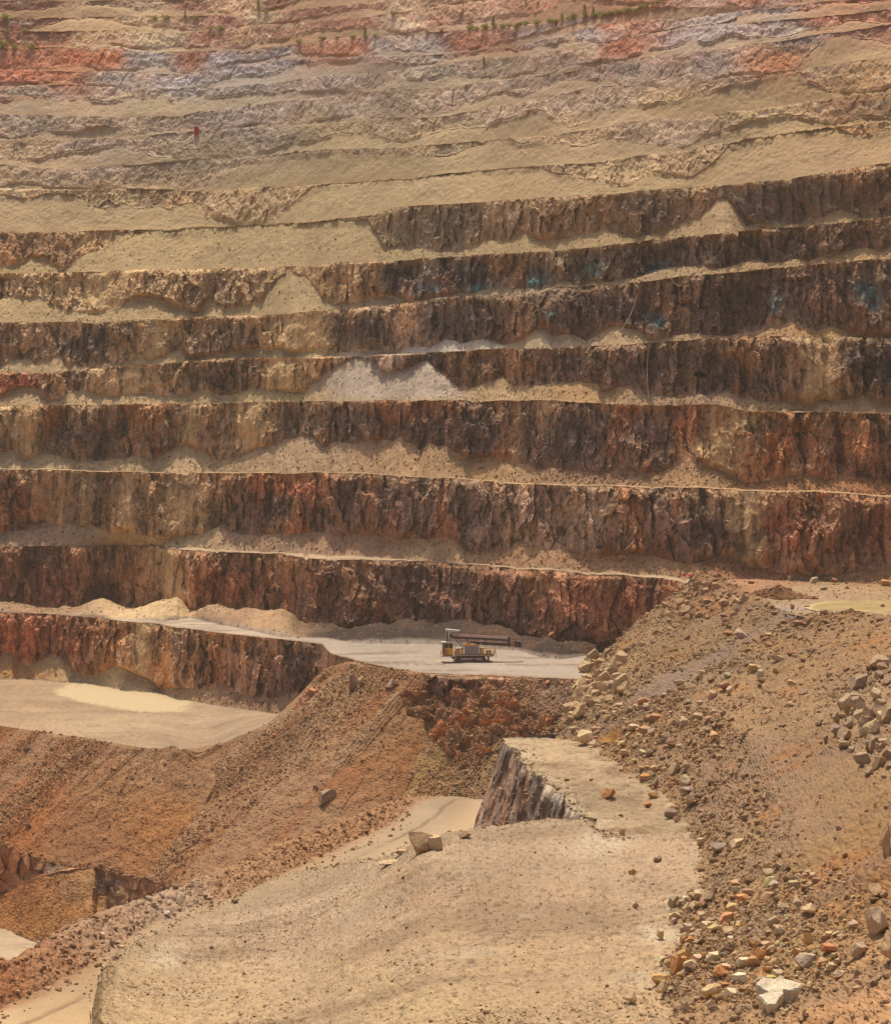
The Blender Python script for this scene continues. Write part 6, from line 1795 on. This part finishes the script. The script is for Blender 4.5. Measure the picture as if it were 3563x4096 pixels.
# ------------------------------------------------------------------ the blasthole drill rig on the rig bench
def drill_rig():
    g = to3(1858, 2644, d_at(2644, -49.3))
    root = empty('drill_rig', (g[0], g[1], -49.42), math.radians(2.0))
    tag(root, 'tan tracked drill rig with its long dark mast lying flat, on the bench road', 'drill rig')
    # crawler tracks: camera side is -y
    for y0, y1 in ((-2.35, -1.55), (1.55, 2.35)):
        m = MB()
        n = 10
        pts = []
        for i in range(n + 1):
            a = math.pi / 2 + math.pi * i / n
            pts.append((-1.35 + 0.48 * math.cos(a), 0.5 + 0.48 * math.sin(a)))
        for i in range(n + 1):
            a = -math.pi / 2 + math.pi * i / n
            pts.append((3.75 + 0.48 * math.cos(a), 0.5 + 0.48 * math.sin(a)))
        m.prism(pts, y0, y1)
        for i in range(22):                                        # grouser bars
            x = -1.3 + i * 0.235
            m.box(x, x + 0.09, y0 - 0.02, y1 + 0.02, 0.975, 1.03)
            m.box(x, x + 0.09, y0 - 0.02, y1 + 0.02, -0.03, 0.03)
        tr = m.build('crawler_track', M_TRK, root)
        side = y0 - 0.06 if y0 < 0 else y1
        for x, r in ((-1.35, 0.36), (3.75, 0.40), (1.75, 0.34)):
            MB().bar((x, side, 0.48), (x, side + 0.06, 0.48), r, 16).build('track_wheel', M_DRK, tr)
        f = MB()
        f.box(-0.9, 3.3, y0 - 0.03 if y0 < 0 else y1, y0 if y0 < 0 else y1 + 0.03, 0.62, 0.84)
        f.build('track_frame', M_PNK, tr)
    # deck
    m = MB()
    m.box(-1.9, 5.5, -2.2, 2.2, 1.16, 1.46, 0.03)
    m.box(-1.2, 3.6, -1.3, 1.3, 0.75, 1.16)
    deck = m.build('deck', M_DRK, root)
    MB().box(-1.9, 5.5, -2.26, -2.2, 1.34, 1.47).box(-4.75, -1.9, -2.3, -2.1, 1.15, 1.32).build('deck_edge', M_PNK, deck)
    MB().box(-4.7, -1.9, -2.1, 0.6, 1.16, 1.30).build('walkway', M_LGT, deck)
    # cab at the left end
    m = MB()
    m.box(-4.45, -2.35, -2.0, 0.1, 1.35, 3.82, 0.05)
    cab = m.build('cab', M_TAN, root)
    m = MB()
    m.box(-4.7, -2.1, -2.25, 0.35, 3.82, 4.05, 0.06)
    m.build('roof', M_LGT, cab)
    MB().box(-3.95, -2.5, -2.035, -2.0, 2.86, 3.74).build('window', M_GLS, cab)
    MB().box(-4.36, -4.05, -2.035, -2.0, 1.75, 3.74).build('window', M_GLS, cab)
    MB().box(-4.48, -4.45, -1.8, -0.1, 2.5, 3.7).build('window', M_GLS, cab)
    dr = MB().box(-3.5, -2.42, -2.05, -2.0, 1.72, 2.82, 0.02).build('door', M_YEL, cab)
    MB().bar((-3.42, -2.09, 2.2), (-3.42, -2.09, 2.45), 0.03).build('handle', M_DRK, dr)
    MB().box(-3.32, -3.20, -2.05, -2.0, 2.9, 3.74).build('window_post', M_TAN, cab)
    m = MB()
    for x in (-4.72, -4.2, -3.75, -3.55):
        m.bar((x, -2.24, 1.3), (x, -2.24, 2.4), 0.045)
    for z in (1.7, 2.05, 2.4):
        m.bar((-4.72, -2.24, z), (-3.55, -2.24, z), 0.045)
        m.bar((-4.72, -2.24, z), (-4.72, 0.5, z), 0.045)
    m.build('guard_rail', M_ORG, root)
    # machinery deck
    m = MB()
    m.box(0.0, 2.7, -2.1, 1.8, 1.5, 3.26, 0.05)
    eng = m.build('engine_housing', M_GRY, root)
    m = MB()
    for i in range(7):
        m.box(0.15 + i * 0.36, 0.33 + i * 0.36, -2.14, -2.1, 1.75, 3.05)
    m.build('louvre', M_GRY, eng)
    m = MB()
    m.box(-0.1, 2.95, -2.0, 1.7, 3.26, 3.42, 0.04)
    m.box(0.1, 1.2, -1.6, 1.2, 3.42, 3.62, 0.05)
    m.build('engine_cover', M_TAN, eng)
    MB().bar((0.85, -1.2, 3.6), (0.85, -1.2, 4.12), 0.13, 12).bar((0.6, -1.2, 4.0), (1.2, -1.2, 4.0), 0.08, 8).build('exhaust', M_TAN, eng)
    m = MB()
    m.box(-1.7, -0.9, -1.9, 0.9, 1.46, 2.5, 0.04)
    m.bar((-0.55, -1.7, 1.5), (-0.55, -1.7, 2.6), 0.24, 14)
    m.bar((-1.9, -1.6, 1.6), (-1.9, -1.6, 3.0), 0.1, 10)
    m.bar((-1.7, -1.5, 2.6), (-0.2, -1.5, 2.75), 0.12, 10)
    m.build('compressor', M_TAN, root)
    m = MB()
    m.box(2.95, 3.75, -1.9, 1.6, 1.46, 2.75, 0.04)
    m.box(4.4, 5.3, -1.9, 1.6, 1.46, 2.3, 0.04)
    m.bar((3.0, -2.0, 2.9), (5.2, -2.0, 2.7), 0.11, 10)
    m.build('hydraulic_tank', M_TAN, root)
    m = MB()
    for i, x in enumerate((3.9, 4.1, 4.3, 5.45, 5.7)):
        m.bar((x, -1.9, 1.3), (x + 0.2, -1.7, 2.6 - 0.2 * (i % 3)), 0.06)
    m.bar((5.5, -1.9, 1.2), (6.1, -1.9, 2.6), 0.07).bar((5.5, -1.9, 2.5), (6.1, -1.9, 2.6), 0.06).bar((5.5, -1.9, 1.8), (6.0, -1.9, 1.9), 0.06)
    m.build('pipework', M_ORG, root)
    m = MB()
    m.bar((6.05, -1.8, 2.2), (6.12, -1.8, 0.9), 0.05)
    m.build('hanging_hose', M_PNK, root)
    # levelling jacks
    for x, y in ((-1.9, -2.0), (-1.9, 2.0), (4.7, -2.0), (4.7, 2.0)):
        m = MB()
        m.bar((x, y, 0.45), (x, y, 1.9), 0.16, 12)
        m.bar((x, y, 0.16), (x, y, 0.5), 0.10, 12)
        j = m.build('levelling_jack', M_TAN, root)
        MB().bar((x, y, 0.06), (x, y, 0.18), 0.42, 16).build('jack_pad', M_DRK, j)
    m = MB()
    m.prism([(-2.9, 1.15), (-1.6, 1.15), (-1.9, 0.75), (-2.4, 0.65)], -2.0, -1.4)
    m.build('step', M_DRK, root)
    # mast lying over the machine, sloping down a little to the right
    tilt = math.radians(3.2)
    mast = empty('mast', (-2.75, 0, 4.85))
    mast.parent = root
    mast.rotation_euler = (0, tilt, 0)
    L_ = 14.0

    def chord(y, z, r, mat, x0=0.0, x1=11.6):
        return MB().box(x0, x1, y - r, y + r, z - r, z + r).build('chord', mat, mast)
    for y in (-0.75, 0.75):
        chord(y, 0.62, 0.085, M_PNK)
        chord(y, 0.36, 0.075, M_PNK)
        chord(y, -0.42, 0.10, M_PNK, -0.15, 12.3)
        chord(y, 0.16, 0.11, M_DRK)
    for y in (-0.75, 0.75):
        m = MB()
        n = 12
        for i in range(n):
            x0, x1 = 0.3 + i * 0.95, 0.3 + (i + 1) * 0.95
            if i % 2:
                m.bar((x0, y, -0.4), (x1, y, 0.15), 0.05, 6)
            else:
                m.bar((x0, y, 0.15), (x1, y, -0.4), 0.05, 6)
            m.bar((x0, y, 0.15), (x0, y, 0.62), 0.04, 6)
        m.build('lattice', M_DRK, mast)
    m = MB()
    m.bar((0.2, 0, 0.30), (11.5, 0, 0.30), 0.16, 12)
    m.bar((0.4, -0.35, 0.0), (11.2, -0.35, 0.0), 0.12, 10)
    m.bar((0.4, 0.35, 0.0), (11.2, 0.35, 0.0), 0.12, 10)
    m.build('drill_rod', M_DRK, mast)
    MB().box(-0.25, 0.35, -0.85, 0.85, -0.05, 0.72, 0.05).build('mast_head', M_DRK, mast)
    MB().box(11.25, 11.75, -0.9, 0.9, -0.5, 0.78, 0.05).build('mast_head', M_DRK, mast)
    m = MB()
    m.box(6.2, 11.9, -0.68, 0.68, -1.15, -0.52, 0.06)
    for i in range(6):
        m.box(6.4 + i * 0.9, 6.9 + i * 0.9, -0.82, -0.68, -1.05, -0.62)
    m.build('pipe_carousel', M_DRK, mast)
    MB().box(12.0, 12.75, -0.6, 0.6, -1.15, -0.50, 0.06).build('rotary_head', M_ORG, mast)
    m = MB()
    m.box(12.75, 14.0, -0.7, 0.7, -1.25, -0.15, 0.05)
    m.bar((12.9, -0.5, -0.15), (12.9, -0.5, 0.1), 0.1).box(11.75, 14.05, -0.78, 0.78, -0.2, -0.08)
    m.build('crown_block', M_DRK, mast)
    m = MB()
    m.bar((0.9, -0.8, -0.4), (2.6, -1.3, -1.9), 0.10).bar((1.8, -0.8, -0.4), (2.9, -1.2, -1.8), 0.07)
    m.build('mast_brace', M_DRK, mast)
    m = MB()
    m.bar((3.2, -0.9, -0.5), (6.0, -0.9, -0.75), 0.09).bar((3.2, -0.9, -0.75), (6.0, -0.9, -1.0), 0.09).box(3.4, 5.9, -0.85, 0.6, -0.9, -0.55)
    m.build('winch', M_DRK, mast)
    # post and top plate over the cab end
    m = MB()
    m.box(-3.75, -2.75, -0.75, 0.75, 4.05, 6.05, 0.05)
    post = m.build('tower_post', M_LGT, root)
    MB().bar((-3.55, -0.85, 4.05), (-3.55, -0.85, 6.05), 0.13, 10).build('post_pipe', M_DRK, post)
    m = MB()
    m.prism([(-3.8, 6.05), (-1.9, 6.0), (-1.0, 6.22), (-1.6, 6.3), (-2.6, 6.42), (-3.75, 6.5)], -0.9, 0.9)
    m.build('top_plate', M_LGT, post)
    return root


drill_rig()

# ------------------------------------------------------------------ small things on the wall
def red_cabin():
    g = ground_at(783, 527, None, 8)
    k = g[1] / FPX
    w, h = 19 * k, 30 * k
    root = empty('red_cabin', (g[0], g[1] + 0.3, g[2] - 0.25))
    tag(root, 'small upright red cabin with a clipped top corner, high on the left of the wall', 'cabin')
    M_RED = paint('red_paint', (176, 30, 26), 0.5, 0, 0.06)
    M_RED2 = paint('faded_red_paint', (214, 92, 76), 0.5, 0, 0.1)
    MB().prism([(-w / 2, 0), (w / 2, 0), (w / 2, h * 0.80), (w * 0.28, h), (-w / 2, h)], -w / 2, w / 2).build('body', M_RED, root)
    MB().box(-w / 2 - .05, w / 2 + .05, -w / 2 - .05, w / 2 + .05, -0.1, 0.06).build('base', M_RED2, root)
    dr = MB().box(-w * .32, w * .30, -w / 2 - .04, -w / 2, 0.12, h * 0.76).build('door', M_RED, root)
    MB().box(w * .20, w * .25, -w / 2 - .08, -w / 2 - .04, h * .36, h * .48).build('handle', M_RED2, dr)
    m = MB()
    for x in (-w / 2, w / 2 - 0.08):
        m.box(x, x + 0.08, -w / 2 - .035, -w / 2, 0.06, h * 0.8)
    m.build('trim', M_RED2, root)


red_cabin()


def tube(name, pts, r, mat, label, cat):
    cu = bpy.data.curves.new(name, 'CURVE')
    cu.dimensions = '3D'
    cu.bevel_depth = r
    cu.bevel_resolution = 2
    sp = cu.splines.new('POLY')
    sp.points.add(len(pts) - 1)
    for a, b in zip(sp.points, pts):
        a.co = (b[0], b[1], b[2], 1)
    tmp = bpy.data.objects.new(name + '_c', cu)
    col.objects.link(tmp)
    dg = bpy.context.evaluated_depsgraph_get()
    me = bpy.data.meshes.new_from_object(tmp.evaluated_get(dg))
    bpy.data.objects.remove(tmp)
    me.name = name
    me.materials.clear()
    me.materials.append(mat)
    o = bpy.data.objects.new(name, me)
    col.objects.link(o)
    return tag(o, label, cat)


def on_face(pts, out=0.5, n=24):
    a = np.array(pts, float)
    t = np.linspace(0, len(a) - 1, n)
    X = np.interp(t, np.arange(len(a)), a[:, 0])
    Y = np.interp(t, np.arange(len(a)), a[:, 1])
    D = np.array([ground_at(x, y, ('rock_face', 'bench_ledge'), 6)[1] for x, y in zip(X, Y)])
    D = np.minimum(D, np.convolve(np.pad(D, 3, 'edge'), np.ones(7) / 7, 'valid')) - out
    return [to3(x, y, d) for x, y, d in zip(X, Y, D)]


M_HOSE = paint('hose_rubber', (206, 178, 140), 0.6, 0, 0.2)
tube('water_hose', on_face([(2596, 1380), (2590, 1420), (2586, 1480), (2590, 1540), (2592, 1592)]), 0.09, M_HOSE, 'pale hose hanging straight down the dark wall to the right of the middle', 'hose')
tube('water_hose', on_face([(2545, 1185), (2536, 1220), (2520, 1260), (2500, 1295), (2486, 1318)]), 0.08, M_HOSE, 'thin pale hose curving down the dark wall above the white rubble heaps', 'hose')
tube('water_hose', on_face([(1047, 1405), (1040, 1422), (1042, 1440), (1036, 1462), (1018, 1468), (1000, 1466)]), 0.07, M_HOSE, 'short looped hose drooping over a ledge left of the grey scree', 'hose')


def netting():
    M_NET = paint('red_netting', (196, 84, 64), 0.8, 0, 0.2)
    g = ground_at(2757, 2300, ('bench_ledge',), 8)
    bm = bmesh.new()
    n = 40
    L_ = 70 / FPX * g[1]
    vs = []
    for i in range(n):
        t = i / (n - 1)
        x = (t - 0.5) * L_
        z = 0.35 + 0.30 * math.sin(t * 17) * math.sin(t * 5 + 1) + random.uniform(-.08, .08)
        row_ = []
        for j, (yy, zz) in enumerate(((-0.25, 0.0), (-0.1, max(z, .1)), (0.1, max(z, .1) + .03), (0.3, 0.0))):
            row_.append(bm.verts.new((x, yy + 0.3 * math.sin(t * 9), zz)))
        vs.append(row_)
    for a, b in zip(vs[:-1], vs[1:]):
        for j in range(3):
            bm.faces.new((a[j], b[j], b[j + 1], a[j + 1]))
    me = bpy.data.meshes.new('safety_netting')
    bm.to_mesh(me)
    bm.free()
    me.materials.append(M_NET)
    o = bpy.data.objects.new('safety_netting', me)
    col.objects.link(o)
    o.location = (g[0], g[1], g[2] - 0.05)
    tag(o, 'crumpled strip of red netting lying on a ledge right of the drill rig', 'netting')


netting()


# ------------------------------------------------------------------ the pond on the third ledge
def pond():
    m = bpy.data.materials.new('murky_water')
    m.use_nodes = True
    n, L = m.node_tree.nodes, m.node_tree.links
    b = n['Principled BSDF']
    b.inputs['Roughness'].default_value = 0.6
    b.inputs['Specular IOR Level'].default_value = 0.2
    ns = n.new('ShaderNodeTexNoise')
    ns.inputs['Scale'].default_value = 0.25
    ns.inputs['Detail'].default_value = 5
    tc = n.new('ShaderNodeTexCoord')
    L.new(tc.outputs['Object'], ns.inputs['Vector'])
    cr_ = n.new('ShaderNodeValToRGB')
    a, c = lin((136, 114, 64)), lin((160, 136, 86))
    cr_.color_ramp.elements[0].position = 0.35
    cr_.color_ramp.elements[1].position = 0.65
    cr_.color_ramp.elements[0].color = (*a, 1)
    cr_.color_ramp.elements[1].color = (*c, 1)
    L.new(ns.outputs['Fac'], cr_.inputs[0])
    L.new(cr_.outputs[0], b.inputs['Base Color'])
    sal = ground_mat('salt_crust', 0.1, 0.2)
    far = [(3245, 2430), (3262, 2418), (3300, 2409), (3360, 2404), (3450, 2405), (3560, 2409), (3700, 2412)]
    nr = [(3700, 2452), (3560, 2446), (3460, 2448), (3400, 2444), (3340, 2446), (3280, 2439), (3252, 2434)]

    def sheet(name, grow, z, mat, C=None):
        pts = [to3(x, y, d_at(y, z)) for x, y in far + nr]
        P = smooth_line(np.array(pts + pts[:1]), 3)
        c_ = P.mean(0)
        P = P + (P - c_) / np.linalg.norm(P - c_, axis=1, keepdims=True) * grow
        j = 0.35 * fbm(comps(P), 0.35, octv=3, seed=721)
        P[:, 1] += j * 7
        P[:, 0] += j * 1.6
        bm = bmesh.new()
        vs = [bm.verts.new((p_[0], p_[1], z)) for p_ in P[:-1]]
        f = bm.faces.new(vs)
        me = bpy.data.meshes.new(name)
        bmesh.ops.triangulate(bm, faces=[f])
        bm.to_mesh(me)
        bm.free()
        if C is not None:
            ca = me.color_attributes.new('Col', 'FLOAT_COLOR', 'POINT')
            for v in ca.data:
                v.color = (*lin(C), 1)
        me.materials.append(mat)
        o = bpy.data.objects.new(name, me)
        col.objects.link(o)
        return o
    tag(sheet('salt_rim', 1.3, -33.42, sal, (176, 156, 116)), 'pale dried rim round the murky pond', 'ground', kind='structure')
    tag(sheet('pond', 0.0, -33.39, m), 'shallow murky yellow green pond on the ledge at the right edge', 'pond', kind='structure')


pond()

# ------------------------------------------------------------------ saplings and bushes on the top benches
def leaf_mat():
    m = bpy.data.materials.new('foliage')
    m.use_nodes = True
    n, L = m.node_tree.nodes, m.node_tree.links
    b = n['Principled BSDF']
    b.inputs['Roughness'].default_value = 0.8
    b.inputs['Specular IOR Level'].default_value = 0.1
    at = n.new('ShaderNodeAttribute')
    at.attribute_name = 'Col'
    L.new(at.outputs['Color'], b.inputs['Base Color'])
    return m


M_LEAF = leaf_mat()
M_BARK = paint('bark', (92, 74, 56), 0.9, 0, 0.2)


def sapling_meshes(kind, seed):
    r = np.random.default_rng(seed)
    V, Fc, C = [], [], []
    n = 420 if kind == 'tree' else 340
    for i in range(n):
        if kind == 'tree':
            z = r.uniform(0.10, 1.0) ** 0.9
            rad = 0.30 * (1 - z) ** 0.8 * (0.75 + 0.35 * math.sin(z * 31 + seed)) + 0.03
            a = r.uniform(0, 6.28)
            q = rad * math.sqrt(r.uniform(0.1, 1)) * (1 + 0.4 * math.sin(a * 3 + seed))
            c = np.array([q * math.cos(a), q * math.sin(a), z - 0.12 * q])
            s = r.uniform(0.03, 0.065)
        else:
            cl = i % 5
            cc = np.array([math.cos(cl * 2.1 + seed) * 0.28, math.sin(cl * 1.7 + seed) * 0.24, 0.40 + 0.10 * math.sin(cl * 5 + seed)])
            d = r.normal(size=3)
            d /= np.linalg.norm(d)
            c = cc + d * np.array([0.30, 0.28, 0.32]) * r.uniform(0.3, 1) ** 0.5
            c[2] = max(c[2], 0.03)
            s = r.uniform(0.04, 0.085)
        u = r.normal(size=3)
        u /= np.linalg.norm(u)
        w = np.cross(u, r.normal(size=3))
        w /= np.linalg.norm(w)
        k = len(V)
        V += [c - u * s, c + w * s * 0.6, c + u * s, c - w * s * 0.6]
        Fc.append((k, k + 1, k + 2, k + 3))
        g = r.uniform(0.7, 1.35)
        C += [lin((172, 168, 104)) * g] * 4
    me = mesh_obj('crown', np.array(V), np.array(Fc), np.array(C), M_LEAF, link=False)
    m = MB()
    if kind == 'tree':
        m.bar((0, 0, -0.05), (0.01, 0, 0.85), 0.028, 6, 0.006)
        for i in range(7):
            a = i * 2.4
            z = 0.2 + i * 0.09
            m.bar((0, 0, z), (0.2 * (1 - z) * math.cos(a), 0.2 * (1 - z) * math.sin(a), z + 0.05), 0.010, 5, 0.003)
    else:
        for i in range(6):
            a = i * 1.9
            m.bar((0, 0, -0.05), (0.28 * math.cos(a), 0.26 * math.sin(a), 0.5), 0.022, 5, 0.006)
    tmp = m.build('trunk', M_BARK)
    tm = tmp.data
    bpy.data.objects.remove(tmp)
    return me, tm


PROTO = {('tree', i): sapling_meshes('tree', i + 1) for i in range(4)}
PROTO.update({('bush', i): sapling_meshes('bush', i + 11) for i in range(4)})


def plant(kind, x, y, h, label, group, wide=1.0):
    g = ground_at(x, y, ('bench_ledge', 'rock_face'), 5)
    s = h / FPX * g[1]
    root = empty('sapling' if kind == 'tree' else 'bush', (g[0], g[1] + 0.2, g[2] - 0.1), random.uniform(0, 6.28))
    root.scale = (s * wide * random.uniform(0.9, 1.15), s * wide, s)
    tag(root, label, 'sapling' if kind == 'tree' else 'bush', group)
    me, tm = PROTO[(kind, random.randrange(4))]
    for nm, d_ in (('crown', me), ('trunk', tm)):
        o = bpy.data.objects.new(nm, d_)
        col.objects.link(o)
        o.parent = root


LAB_ROW = {'tree': 'green conifer sapling in the long green row rising to the upper right', 'bush': 'low green bush in the long green row rising to the upper right'}
def up_row(x):                                    # the crest the long row stands on
    return float(np.interp(x, np.array([c[0] for c in CREST[15]]), np.array([c[1] for c in CREST[15]])))
for i, (x, h) in enumerate([(1875, 34), (1905, 26), (1935, 36), (1970, 58), (2005, 28), (2035, 26), (2065, 24), (2100, 30), (2140, 36), (2195, 32), (2245, 42), (2290, 40), (2335, 62), (2370, 46), (2400, 40), (2430, 34), (2460, 36), (2495, 34), (2530, 26), (2570, 30), (2610, 26), (2650, 22)]):
    k = 'tree' if h > 41 else 'bush'
    plant(k, x, up_row(x) - 2, h * 0.85, LAB_ROW[k], 'plants of the long green row', 1.0 if k == 'tree' else 1.25)
for i in range(20):
    x = random.uniform(1880, 2690)
    plant('bush', x, up_row(x) - random.uniform(0, 10), random.uniform(14, 24), LAB_ROW['bush'], 'plants of the long green row', 1.5)
for (k, x, y, h, lab) in [
        ('tree', 1455, 150, 52, 'green conifer sapling right of a rust streak near the top centre'),
        ('bush', 1285, 162, 34, 'wide green bush over a rust streak near the top centre'),
        ('bush', 1195, 172, 30, 'green bush left of the wide green bush near the top centre'),
        ('bush', 1345, 156, 24, 'small bush between the wide bush and the conifer sapling near the top centre'),
        ('bush', 1410, 150, 26, 'small green bush beside the conifer sapling near the top centre'),
        ('bush', 1500, 145, 20, 'tiny bush right of the conifer sapling near the top centre'),
        ('bush', 1570, 60, 26, 'lone green bush on a pale bench near the top'),
        ('bush', 1635, 132, 16, 'lone tiny bush on the rim above grey rock near the top'),
        ('bush', 1705, 128, 18, 'lone low bush left of the long green row'),
        ('bush', 1760, 126, 20, 'low bush at the left start of the long green row'),
        ('tree', 1022, 38, 52, 'tall green sapling at the top edge left of the middle'),
        ('bush', 1068, 48, 22, 'small bush right of the tall green sapling at the top edge'),
        ('bush', 22, 74, 36, 'green bush against the left edge on the second bench from the top'),
        ('bush', 620, 76, 28, 'leftmost bush in the row of four on the left upper bench'),
        ('bush', 668, 76, 30, 'second bush in the row of four on the left upper bench'),
        ('tree', 740, 78, 40, 'conifer sapling in the row of four on the left upper bench'),
        ('bush', 782, 76, 28, 'rightmost bush in the row of four on the left upper bench'),
        ('bush', 100, 124, 22, 'small bush over dark red rock near the left edge'),
        ('bush', 15, 192, 50, 'large dusty bush on the red bench at the left edge'),
        ('bush', 60, 194, 30, 'bush right of the large dusty bush at the left edge'),
        ('bush', 120, 196, 36, 'dusty bush beside dark red rock on the left red bench'),
        ('bush', 30, 130, 24, 'small bush on the third bench at the left edge'),
        ('bush', 870, 112, 30, 'olive bush under dark red rock left of the top centre'),
        ('bush', 832, 106, 22, 'small olive bush left of the olive bush near dark red rock'),
        ('bush', 988, 408, 16, 'tiny bright bush alone on the grey upper wall'),
        ('tree', 1930, 252, 32, 'lone sapling on grey rock below the long green row'),
        ('bush', 2395, 240, 16, 'tiny bush on a dark rim at the upper right'),
        ('tree', 2100, 12, 22, 'sapling at the top edge right of the middle'),
        ('bush', 2150, 12, 18, 'bush at the top edge right of the middle')]:
    plant(k, x, y, h, lab, 'plants of the top benches', 1.0 if k == 'tree' else 1.2)
# ------------------------------------------------------------------ dusty air over the pit
def haze():
    bm = bmesh.new()
    bmesh.ops.create_cube(bm, size=1.0)
    me = bpy.data.meshes.new('haze')
    bm.to_mesh(me)
    bm.free()
    o = bpy.data.objects.new('haze', me)
    col.objects.link(o)
    zt = float(np.max(Zc[NB])) + 30
    o.scale = (2600, 3300, zt + 130)
    o.location = (0, 1500, (zt - 130) / 2)
    m = bpy.data.materials.new('haze')
    m.use_nodes = True
    n = m.node_tree.nodes
    n.remove(n['Principled BSDF'])
    v = n.new('ShaderNodeVolumePrincipled')
    v.inputs['Color'].default_value = (0.95, 0.80, 0.62, 1)
    v.inputs['Density'].default_value = HAZE
    v.inputs['Anisotropy'].default_value = 0.0
    m.node_tree.links.new(v.outputs[0], n['Material Output'].inputs['Volume'])
    me.materials.append(m)
    tag(o, kind='stuff')


HAZE = 0.00009
haze()
